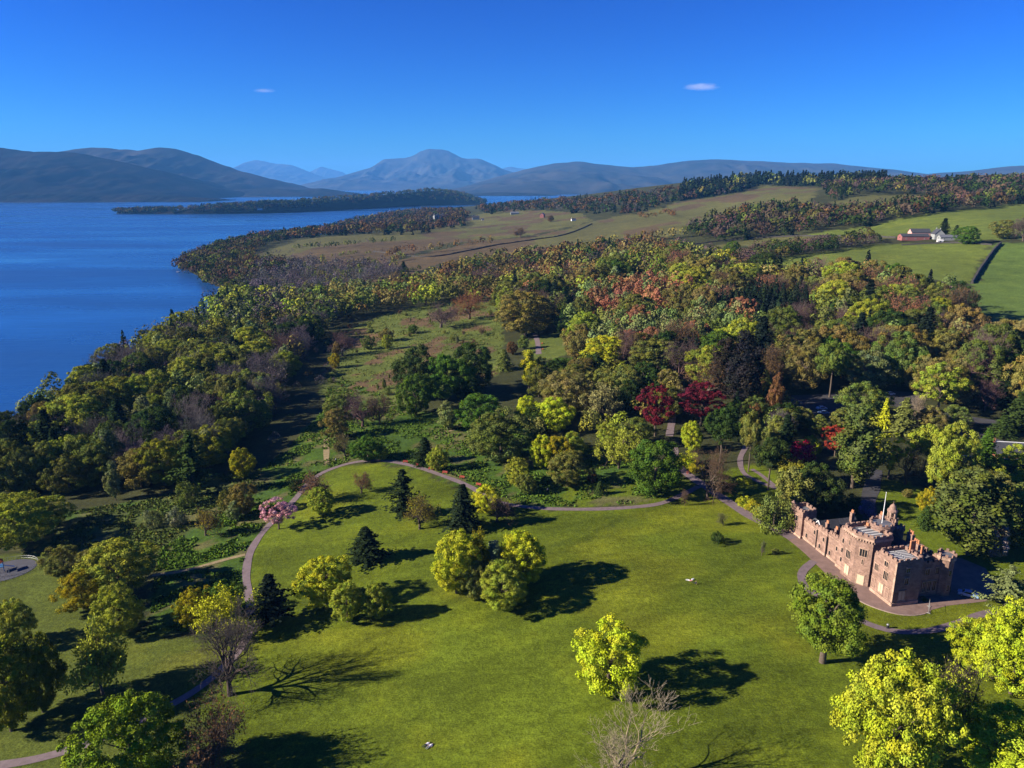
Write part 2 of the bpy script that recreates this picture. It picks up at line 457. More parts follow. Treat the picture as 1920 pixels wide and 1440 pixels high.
def hill(name, prof, D, front, back, mat, rough=.25, nu=180, nv=70, seed=1, power=1.25, base=WATER-6, skew=0.0, gully=1.0):
    """a ridge at distance D whose crest heights are read from its skyline; slopes fall to the loch in front and behind"""
    xs_ = np.linspace(prof[0][0], prof[-1][0], nu)
    py = np.interp(xs_, [p[0] for p in prof], [p[1] for p in prof])
    k = np.ones(5)/5; py[2:-2] = np.convolve(py, k, 'valid')
    U, T = np.meshgrid(xs_, np.linspace(-1, 1, nv))
    PY = np.tile(py, (nv, 1))
    crest_y = D + skew*(U-xs_.mean())/1371*D
    b_ = (720-PY)/F
    topz = CAMZ + crest_y*((b_*CP-SP)/(CP+b_*SP))
    Xc = (U-960)/F * (crest_y*CP-(topz-CAMZ)*SP)
    Y = crest_y + np.where(T < 0, T*front, T*back)
    X = Xc*(1+ .0*T)
    t = np.abs(T); prof_v = np.where(T < 0, (1-t)**power, (1-t)**1.1)
    Hh = np.maximum(topz-base, 0)
    n1 = fbm(X/(front*.28)+seed*7, Y/(front*.55), 5, seed); n2 = 1-np.abs(2*fbm(X/(front*.16)+3*seed, Y/(front*.5), 4, seed+9)-1)
    z = base + Hh*prof_v
    amp = Hh*np.sin(np.pi*np.clip(1-t, 0, 1))*.9
    z = z + amp*rough*((n1-.5)*1.3+(n2-.6)*1.2*gully)
    n5 = fbm(X/(front*.045)+seed, Y/(front*.07), 4, seed+21); z = z + amp*.17*(n5-.5)
    zc = fbm(X/(front*.05), X*0+seed, 3, seed+3)
    z = z + Hh*.035*(zc-.5)*(1-t)
    z = np.maximum(z, base-2)
    i_ = np.arange(nu*nv).reshape(nv, nu)
    q_ = np.stack([i_[:-1,:-1], i_[:-1,1:], i_[1:,1:], i_[1:,:-1]], -1).reshape(-1, 4)
    o = link(name, np_mesh(name, np.c_[X.ravel(), Y.ravel(), z.ravel()], q_, mat, smooth=True))
    tag(o, kind='structure'); return o

hill('hill', [(-420,330),(-250,290),(-120,272),(0,276),(60,282),(140,285),(210,300),(250,308),(300,322),(350,342),(400,356),(430,371)], 6700, 1900, 2200, M_WOODHILL, .3, seed=2, power=1.15)
hill('hill', [(40,320),(105,285),(150,277),(200,277),(260,282),(300,274),(340,280),(400,302),(450,320),(500,333),(545,349),(590,358),(640,366)], 9000, 2300, 2500, M_MOORHILL, .32, seed=5, power=1.2)
hill('hill', [(360,366),(430,356),(500,352),(560,356),(600,352),(640,358),(700,366)], 7600, 500, 700, M_WOODHILL, .2, seed=8, nu=80, nv=30)
hill('mountain', [(380,345),(430,318),(460,304),(480,299),(500,303),(520,307),(545,308),(570,318),(600,330),(650,345),(700,362)], 29000, 5000, 4000, M_ROCKHILL, .3, seed=11)
hill('mountain', [(540,345),(575,325),(590,318),(602,312),(615,315),(640,322),(690,345)], 34000, 4000, 4000, M_ROCKHILL, .25, seed=12)
hill('mountain', [(560,368),(600,352),(650,330),(700,312),(720,297),(760,295),(775,292),(790,282),(803,278),(830,279),(845,284),(870,297),(900,297),(925,308),(945,318),(1000,332),(1050,345),(1120,362)], 20000, 5600, 4000, M_ROCKHILL, .42, nu=260, nv=110, seed=14, power=1.35)
hill('mountain', [(900,340),(935,318),(955,312),(975,315),(1000,318),(1060,330),(1120,318),(1150,311),(1170,314),(1230,330)], 32000, 4000, 4000, M_ROCKHILL, .25, seed=15)
hill('mountain', [(640,372),(780,362),(860,352),(930,332),(980,318),(1040,306),(1080,302),(1120,307),(1180,313),(1230,310),(1280,302),(1330,298),(1380,300),(1440,303),(1500,305),(1560,306),(1620,313),(1680,318),(1740,328),(1800,336),(1900,350)], 13200, 4800, 3000, M_MOORHILL, .38, nu=300, nv=110, seed=17, power=1.5)
hill('mountain', [(1640,345),(1700,330),(1760,324),(1820,320),(1880,313),(1920,310),(2000,306),(2100,310),(2250,330)], 11000, 4000, 3000, M_MOORHILL, .3, seed=19, power=1.5)
hill('hill', [(690,372),(760,365),(850,366),(930,360),(1000,362),(1080,369),(1120,373)], 8200, 700, 700, M_WOODHILL, .3, seed=23, nu=90, nv=30)
hill('shore_hill', [(-300,366),(-100,360),(0,362),(100,360),(200,364),(300,366),(370,370),(400,374)], 5250, 330, 700, M_WOODHILL, .35, seed=31, nu=160, nv=30)

# the wooded headland across the bay: a low island of land with its own trees further down
HEAD = dict()
def headland():
    cl = [(218,402,4),(250,402.5,8),(300,402.5,10),(400,402.5,24),(470,402,32),(540,400,34),(600,397,44),(700,392,58),(800,387,78),(850,386,64),(905,386,14)]
    pw = [(*at_z(x, y-1.5, WATER), hh) for x, y, hh in cl]
    n = 140; tt = np.linspace(0, len(pw)-1, n)
    cx = np.interp(tt, range(len(pw)), [p[0] for p in pw]); cyy = np.interp(tt, range(len(pw)), [p[1] for p in pw]); hh = np.interp(tt, range(len(pw)), [p[2] for p in pw])
    wd = np.interp(tt, [0,.6,4,6,len(pw)-1], [25,60,130,300,420])
    nv = 24; T = np.linspace(-1, 1, nv)[:, None]
    X = np.tile(cx, (nv, 1)) + 0*T; Y = cyy[None] + np.where(T < 0, T*wd*.55, T*wd*1.0) + wd*.5
    z = WATER-3 + (hh[None]+4)*np.sqrt(np.clip(1-T*T, 0, 1)) + (fbm(X/90, Y/90, 3, 4)-.5)*6*(1-np.abs(T))
    i_ = np.arange(n*nv).reshape(nv, n); q_ = np.stack([i_[:-1,:-1], i_[:-1,1:], i_[1:,1:], i_[1:,:-1]], -1).reshape(-1, 4)
    tag(link('headland', np_mesh('headland', np.c_[X.ravel(), Y.ravel(), z.ravel()], q_, M_WOODHILL, smooth=True)), kind='structure')
    return X, Y, z
HX, HY, HZ = headland()

# ------------------------------------------------------------------ haze over the whole valley
hz_m, hz_nt, hz_out = new_mat('haze_air')
hz_v = N(hz_nt, 'ShaderNodeVolumePrincipled')
hz_v.inputs['Color'].default_value = (.14, .46, 1.0, 1)
hz_v.inputs['Density'].default_value = 3.6e-5
hz_v.inputs['Anisotropy'].default_value = 0.0
hz_nt.links.new(hz_v.outputs[0], hz_out.inputs['Volume'])
hz = MB().box(-17500, 17500, -900, 43500, -60, 1250).build('haze', hz_m)
tag(hz, 'pale blue haze lying over the loch and mountains', 'haze', kind='stuff')

# ------------------------------------------------------------------ tree shapes (shared mesh data, unit height)
def leaf_mesh(name, c, n, s, col, mat=None, fold=.0):
    c = np.asarray(c); N_ = len(c); n = n/(np.linalg.norm(n, axis=1, keepdims=True)+1e-9)
    r = RNG.normal(size=(N_, 3)); u = np.cross(n, r); u /= np.linalg.norm(u, axis=1, keepdims=True)+1e-9; w = np.cross(n, u)
    s = np.asarray(s)[:, None]; asp = RNG.uniform(.65, 1.15, (N_, 1))
    v = np.stack([c-u*s-w*s*asp*.6, c+u*s*.9-w*s*asp, c+u*s+w*s*asp*.8, c-u*s*.7+w*s*asp], 1).reshape(-1, 3)
    f = np.arange(N_*4).reshape(-1, 4)
    return np_mesh(name, v, f, mat or LEAF, np.repeat(col, 4, 0))

def sph(n):
    v = RNG.normal(size=(n, 3)); return v/np.linalg.norm(v, axis=1, keepdims=True)

def tubes(segs, sides=4):
    """segs (M,8): p0 p1 r0 r1 -> verts, quads"""
    S = np.asarray(segs, float); p0, p1, r0, r1 = S[:, :3], S[:, 3:6], S[:, 6], S[:, 7]
    d = p1-p0; d /= np.linalg.norm(d, axis=1, keepdims=True)+1e-9
    ref = np.where(np.abs(d[:, 2:3]) > .9, [[1., 0, 0]], [[0, 0, 1.]])
    u = np.cross(d, ref); u /= np.linalg.norm(u, axis=1, keepdims=True)+1e-9; w = np.cross(d, u)
    ang = np.arange(sides)*2*math.pi/sides
    ring = np.cos(ang)[None, :, None]*u[:, None]+np.sin(ang)[None, :, None]*w[:, None]
    a = p0[:, None]+ring*r0[:, None, None]; b = p1[:, None]+ring*r1[:, None, None]
    v = np.concatenate([a, b], 1).reshape(-1, 3)
    i = np.arange(sides); j = (i+1) % sides
    f = np.stack([i, j, sides+j, sides+i], -1)[None]+(np.arange(len(S))*2*sides)[:, None, None]
    return v, f.reshape(-1, 4)

def branch_tree(rs, trunk_h=.28, levels=4, spread=.75, fork=(5, 4, 4, 4), ratio=.62, r0=.030, up=.25, wob=.22, len0=.36, dead=False):
    """recursive limbs; returns segments per level and the twig tips"""
    out = []; tips = []
    def unit(v): return v/(np.linalg.norm(v)+1e-9)
    def grow(p, d, L, r, lv):
        n = 4 if lv < 2 else (3 if lv < levels else 2)
        for k in range(n):
            d2 = unit(d+rs.normal(0, wob, 3)*(1 if lv else .25)+np.array([0, 0, up*(.4 if lv else 1)]))
            q_ = p+d2*L/n; ra = r*(1-.45*k/n); rb = r*(1-.45*(k+1)/n)
            out.append((lv, *p, *q_, ra, rb)); 
            if lv < levels and k >= (1 if lv else n-2):
                m = fork[min(lv, len(fork)-1)]/(n-1) if lv else fork[0]/2
                for _ in range(int(m)+(rs.random() < m % 1)):
                    a = unit(np.cross(d2, rs.normal(size=3)))
                    nd = unit(d2*(1-spread)+a*spread+np.array([0, 0, .12]))
                    grow(q_, nd, L*ratio*rs.uniform(.7, 1.2) if lv else len0*rs.uniform(.75, 1.15), rb*rs.uniform(.55, .78), lv+1)
            p = q_; d = d2
        if lv >= levels-1: tips.append((*p, *d))
        if lv < levels:
            grow(p, d, L*ratio if lv else len0, rb*.8, lv+1)
    grow(np.array([0., 0, -.01]), np.array([0., 0, 1]), trunk_h, r0, 0)
    S = np.array(out); return S, np.array(tips)

PROTO = {}     # kind -> list of (crown mesh, trunk mesh)

def simple_trunk(rs, name, h, r=.022, limbs=7, reach=.22):
    segs = [(0, 0, -.02, rs.normal(0, .008), rs.normal(0, .008), h*.5, r*1.25, r), (0, 0, h*.48, rs.normal(0, .012), rs.normal(0, .012), h, r, r*.55)]
    for k in range(limbs):
        a = rs.uniform(0, 6.28); z = rs.uniform(h*.55, h)
        e = np.array([math.cos(a)*reach*rs.uniform(.5, 1), math.sin(a)*reach*rs.uniform(.5, 1), z+rs.uniform(.1, .3)])
        segs.append((0, 0, z, *e, r*.5, r*.12))
    v, f = tubes(segs, 6)
    return np_mesh(name, v, f, BARK, np.ones((len(v), 3)), True)

def lobe_crown(name, rs, z0=.16, zt=1.0, rad=.36, lobes=52, per=120, leaf=.016, lobe_r=(.085, .15), squash=.8, shape=1.0, fill=.35, up=.35, taper=0.0, gaps=0):
    """broadleaf crown: many rounded clumps over an uneven volume, each made of leaf-sized faces"""
    C = []; R = []
    zc = (z0+zt)/2; hz_ = (zt-z0)/2
    ph = rs.uniform(0, 6.28, 4)
    tries = 0
    while len(C) < lobes and tries < 6000:
        tries += 1
        d = rs.normal(size=3); d /= np.linalg.norm(d)
        az = math.atan2(d[1], d[0])
        wob_ = 1+.20*math.sin(az+ph[3])*d[2]+.18*math.sin(2*az+ph[0])+.14*math.sin(3*az+ph[1]+3*d[2])+.10*math.sin(5*az+ph[2]+5*d[2])
        rr = rs.uniform(.80, .97) if rs.random() > fill else rs.uniform(.3, .8)
        lr = rs.uniform(*lobe_r)
        sg = np.sign(d[2])*abs(d[2])**shape
        px_ = d[0]*rad*rr*wob_*(1-taper*max(d[2], 0)); py_ = d[1]*rad*rr*wob_*(1-taper*max(d[2], 0)); pz = zc+sg*(hz_-lr*.5)*rr
        p = np.array([px_, py_, pz])
        if C and min(np.linalg.norm(p-c) for c in C) < lr*.62: continue
        C.append(p); R.append(lr)
    C = np.array(C); R = np.array(R); n = len(C)
    li = rs.integers(0, n, n*per)
    d = rs.normal(size=(n*per, 3)); d[:, 2] += up; d /= np.linalg.norm(d, axis=1, keepdims=True)
    out = C[li]-np.array([0, 0, zc]); out /= np.linalg.norm(out, axis=1, keepdims=True)+1e-6
    d = d+out*.55; d /= np.linalg.norm(d, axis=1, keepdims=True)
    rr = R[li]*rs.uniform(.30, 1.32, n*per)**.75
    p = C[li]+d*rr[:, None]*np.array([1, 1, squash])
    nrm = d*.9+rs.normal(0, .36, (n*per, 3))
    lob_c = rs.uniform(.82, 1.18, n)
    col = np.ones((n*per, 3))*lob_c[li][:, None]*rs.uniform(.72, 1.25, (n*per, 1))
    col[:, 0] *= rs.uniform(.88, 1.14, n)[li]; col[:, 2] *= rs.uniform(.7, 1.3, n)[li]
    s = leaf*rs.uniform(.6, 1.35, n*per)
    keep = p[:, 2] > .01
    return leaf_mesh(name, p[keep], nrm[keep], s[keep], col[keep])

def rsd(k): return np.random.default_rng(100+k)
def make_protos():
    P = PROTO
    P['round'] = [(lobe_crown('round_crown', rsd(k), z0=.02, rad=.42+.03*(k % 3), lobes=130+8*k, per=190, leaf=.0090, lobe_r=(.05, .105), fill=.2), simple_trunk(rsd(k), 'trunk', .5)) for k in range(3)]
    P['big'] = [(lobe_crown('big_crown', rsd(10+k), z0=.03, rad=.40, lobes=220, per=190, leaf=.0070, lobe_r=(.035, .085), fill=.18), simple_trunk(rsd(10+k), 'trunk', .55)) for k in range(3)]
    P['open'] = []
    for k in range(3):
        rs = rsd(20+k)
        S, tips = branch_tree(rs, .22, 4, .72, (6, 4, 4, 4), .62, .028, .2, .2, .34)
        v, f = tubes(S[:, 1:], 4); zz = v[:, 2].max(); v /= zz
        t = tips[:, :3]/zz
        sel = t[t[:, 2] > .25]
        m = 7; p = np.repeat(sel, m, 0)+rs.normal(0, .022, (len(sel)*m, 3)); nrm = rs.normal(size=p.shape)+np.array([0, 0, .6])+p*np.array([1.5, 1.5, 0])
        col = np.ones((len(p), 3))*rs.uniform(.7, 1.3, (len(p), 1))
        P['open'].append((leaf_mesh('open_crown', p, nrm, .0125*rs.uniform(.6, 1.3, len(p)), col), np_mesh('branches', v, f, BARK, np.ones((len(v), 3)))))
    P['bare'] = []
    for k in range(4):
        rs = rsd(30+k)
        S, tips = branch_tree(rs, .24, 5, .60, (7, 4, 4, 3, 2), .66, .050, .14, .24, .36)
        lv = S[:, 0]; thick = S[lv <= 2][:, 1:]; fine = S[lv > 2][:, 1:].copy()
        fine[:, 6:] = np.maximum(fine[:, 6:], .0016)
        v1, f1 = tubes(thick, 6); v2, f2 = tubes(fine, 3)
        zz = max(v2[:, 2].max(), v1[:, 2].max())
        P['bare'].append((np_mesh('bare_crown', v2/zz, f2, TWIG, np.ones((len(v2), 3))*RNG.uniform(.8, 1.2, (len(v2), 1))), np_mesh('bare_limbs', v1/zz, f1, TWIG, np.ones((len(v1), 3)), True)))
    P['great'] = []     # old wide limbed bare trees seen close
    for k, (th, fk, l0) in enumerate(((.24, (7, 4, 4, 3, 3), .38), (.14, (4, 4, 3, 3, 3), .46))):
        rs = rsd(130+k)
        S, tips = branch_tree(rs, th, 5, (.58, .52)[k], fk, .66, .055, (.16, .22)[k], .2, l0)
        lv = S[:, 0]; thick = S[lv <= 2][:, 1:]; fine = S[lv > 2][:, 1:].copy(); fine[:, 6:] = np.clip(fine[:, 6:], .0015, .006)
        fine = fine[rs.random(len(fine)) < (1.0, .85)[k]]
        v1, f1 = tubes(thick, 7); v2, f2 = tubes(fine, 3); zz = max(v2[:, 2].max(), v1[:, 2].max())
        P['great'].append((np_mesh('bare_crown', v2/zz, f2, TWIG, np.ones((len(v2), 3))*RNG.uniform(.8, 1.2, (len(v2), 1))), np_mesh('bare_limbs', v1/zz, f1, TWIG, np.ones((len(v1), 3)), True)))
    P['bud'] = []      # leafless crown with a veil of buds and small new leaves
    for k in range(3):
        c0, t0 = P['bare'][k]; rs = rsd(40+k)
        co = np.zeros(len(c0.vertices)*3, np.float32); c0.vertices.foreach_get('co', co); co = co.reshape(-1, 3)
        p = co[rs.integers(0, len(co), 4200)]+rs.normal(0, .010, (4200, 3)); p = p[p[:, 2] > .2]
        fv = np.zeros(len(c0.polygons)*4, np.int32); c0.polygons.foreach_get('vertices', fv)
        n_ = rs.normal(size=p.shape)+np.array([0, 0, .5])+p*np.array([1.5, 1.5, 0])
        P['bud'].append((leaf_mesh('bud_crown', p, n_, .0085*rs.uniform(.5, 1.4, len(p)), np.ones((len(p), 3))*rs.uniform(.7, 1.3, (len(p), 1))), t0, c0))
    def conifer(name, rs, whorls=26, per=11, rb=.24, droop=.16, z0=.06, leaf=.016, jag=.35, top=1.0, irregular=0.0, n_card=9):
        pts_ = []; nr = []; sz = []; cl = []
        for i in range(whorls):
            t = i/(whorls-1); z = z0+(top-z0)*t
            rad = rb*(1-t)**.85*(1-.25*math.exp(-t*14))+.012
            for k in range(per):
                a = rs.uniform(0, 6.28); L = rad*rs.uniform(1-jag, 1.08)*(1+irregular*math.sin(3*a+9*t))
                tint = rs.uniform(.75, 1.25)
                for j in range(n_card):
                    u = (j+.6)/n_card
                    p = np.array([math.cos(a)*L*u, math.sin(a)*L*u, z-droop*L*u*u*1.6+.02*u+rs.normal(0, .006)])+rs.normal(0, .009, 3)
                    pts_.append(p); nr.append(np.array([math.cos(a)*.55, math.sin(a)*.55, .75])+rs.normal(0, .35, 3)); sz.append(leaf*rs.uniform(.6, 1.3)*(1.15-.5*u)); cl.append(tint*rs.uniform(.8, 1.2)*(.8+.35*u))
        return leaf_mesh(name, np.array(pts_), np.array(nr), sz, np.ones((len(sz), 3))*np.array(cl)[:, None])
    def mast(rs, name, h=.95, r=.016):
        v, f = tubes([(0, 0, -.02, 0, 0, h*.5, r*1.2, r*.7), (0, 0, h*.5, 0, 0, h, r*.7, r*.15)], 6); return np_mesh(name, v, f, BARK, np.ones((len(v), 3)), True)
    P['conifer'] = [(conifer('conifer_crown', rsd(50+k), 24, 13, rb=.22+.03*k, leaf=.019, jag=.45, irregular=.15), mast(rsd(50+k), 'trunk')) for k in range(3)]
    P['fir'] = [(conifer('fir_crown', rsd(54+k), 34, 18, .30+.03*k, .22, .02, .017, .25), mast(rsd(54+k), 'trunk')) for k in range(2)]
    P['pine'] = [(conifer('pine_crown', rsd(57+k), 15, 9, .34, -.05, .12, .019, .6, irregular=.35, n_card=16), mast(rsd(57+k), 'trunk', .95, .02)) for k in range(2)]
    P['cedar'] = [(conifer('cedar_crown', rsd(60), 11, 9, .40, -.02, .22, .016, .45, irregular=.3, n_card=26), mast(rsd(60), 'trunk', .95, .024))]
    P['narrow'] = [(lobe_crown('narrow_crown', rsd(70+k), z0=.05, rad=.17+.03*k, lobes=80, per=130, leaf=.0095, lobe_r=(.04, .085), squash=1.3, shape=1.0, taper=.35, up=.5), simple_trunk(rsd(70+k), 'trunk', .6, .014, 4, .08)) for k in range(3)]
    P['syc'] = [(lobe_crown('sycamore_crown', rsd(86), z0=.17, rad=.42, lobes=200, per=180, leaf=.0075, lobe_r=(.035, .09), fill=.2, gaps=1), simple_trunk(rsd(86), 'trunk', .55, .034, 10, .3))]
    P['umbrella'] = [(lobe_crown('umbrella_crown', rsd(80), z0=.38, rad=.36, lobes=80, per=150, leaf=.0095, lobe_r=(.05, .10)), simple_trunk(rsd(80), 'trunk', .62, .018, 7, .25))]
    P['spread'] = [(lobe_crown('spreading_crown', rsd(84+k), z0=.2, rad=.56, lobes=90, per=160, leaf=.0095, lobe_r=(.045, .10), squash=.55), simple_trunk(rsd(84+k), 'trunk', .5, .026, 10, .35)) for k in range(2)]
    P['bush'] = [(lobe_crown('bush_crown', rsd(90+k), z0=-.25, zt=1.0, rad=.62, lobes=44, per=110, leaf=.021, lobe_r=(.13, .26)), simple_trunk(rsd(90+k), 'stem', .5, .03, 4, .3)) for k in range(3)]
make_protos()
WIDTH0 = {}
for _k, _L in PROTO.items():
    _ws = []
    for pr in _L:
        co = np.zeros(len(pr[0].vertices)*3, np.float32); pr[0].vertices.foreach_get('co', co); co = co.reshape(-1, 3)
        zt = np.percentile(co[:, 2], 99.7); w = (np.percentile(co[:, 0], 99)-np.percentile(co[:, 0], 1)+np.percentile(co[:, 1], 99)-np.percentile(co[:, 1], 1))/2
        _ws.append(w)
        for me in pr:
            if me.get('norm'): continue
            me['norm'] = 1
            c2 = np.zeros(len(me.vertices)*3, np.float32); me.vertices.foreach_get('co', c2); c2 = c2.reshape(-1, 3); c2[:, 2] /= zt; me.vertices.foreach_set('co', c2.ravel()); me.update()
    WIDTH0[_k] = float(np.mean(_ws))
    if _k == 'great': GREAT_W = _ws

# linear base colours of the foliage
TC = dict(leafg=(.135,.205,.018), lime=(.31,.375,.022), yel=(.40,.42,.022), yg=(.25,.285,.030), gold=(.28,.235,.014), olive=(.150,.160,.034), green=(.070,.122,.016), mid=(.120,.150,.030),
          dgreen=(.040,.066,.015), fir=(.018,.030,.012), blue=(.012,.018,.012), sage=(.15,.185,.06), silver=(.18,.22,.11), tan=(.185,.155,.042), copper=(.22,.105,.045), rust=(.14,.082,.03), coral=(.27,.118,.06),
          red=(.125,.014,.022), scarlet=(.32,.05,.025), crimson=(.24,.006,.045), pink=(.56,.30,.34), plum=(.125,.080,.075), grey=(.105,.090,.095), brown=(.115,.078,.05), pale=(.27,.23,.14), blossom=(.30,.22,.18), purple=(.20,.16,.26), straw=(.27,.26,.09))
DEF_TWIG = (.10, .078, .062)
def tree_at(name, x, y, z, h, wx, kind, col, label, group=None, cat='tree', seed=0, twig=None):
    rs = random.Random(seed*77+13)
    P = PROTO[kind]; pr = P[rs.randrange(len(P))]
    e = empty(name, (x, y, z-.15), rs.uniform(0, 6.28), (wx, wx, h))
    crown = link('crown', pr[0], e); trunk = link('trunk', pr[1], e)
    b_ = rs.uniform(.72, 1.18) if seed >= 1000 else 1.0; j = [b_*rs.uniform(.92, 1.08) for _ in range(3)]
    c = TC[col] if isinstance(col, str) else col
    crown.color = (c[0]*j[0], c[1]*j[1], c[2]*j[2], 1)
    tw = twig or DEF_TWIG
    trunk.color = (*tw, 1)
    if len(pr) > 2:
        b = link('branches', pr[2], e); b.color = (*tw, 1)
    if kind.startswith(('bare', 'great')): trunk.color = (c[0]*.9, c[1]*.85, c[2]*.85, 1)
    tag(e, label, cat, group); return e
TREE_N = [0]
TAKEN = []
def T(px, pyb, pyt, wpx, kind, col, label, name=None, group=None, cat=None, twig=None):
    """a tree whose foot stands on the terrain where pixel (px, pyb) meets it, with real height and spread"""
    x, y, z = G3(px, pyb)
    b_ = (720-pyt)/F; dz = (b_*y*CP-y*SP)/(CP+b_*SP); h = max(dz+CAMZ-z, .8)
    dep = y*CP-(z+h/2-CAMZ)*SP
    w = wpx*dep/F/WIDTH0[kind]*(1.1 if kind in ('big', 'round') else 1.0)
    TREE_N[0] += 1
    TAKEN.append((x, y, wpx*dep/F*.5))
    nm = name or dict(conifer='conifer_tree', fir='fir_tree', pine='pine_tree', cedar='cedar_tree', bare='bare_tree', bud='budding_tree', narrow='columnar_tree', bush='shrub').get(kind, 'broadleaf_tree')
    return tree_at(nm, x, y, z, h, w, kind, col, label, group, cat or ('shrub' if nm == 'shrub' else 'tree'), TREE_N[0], twig)

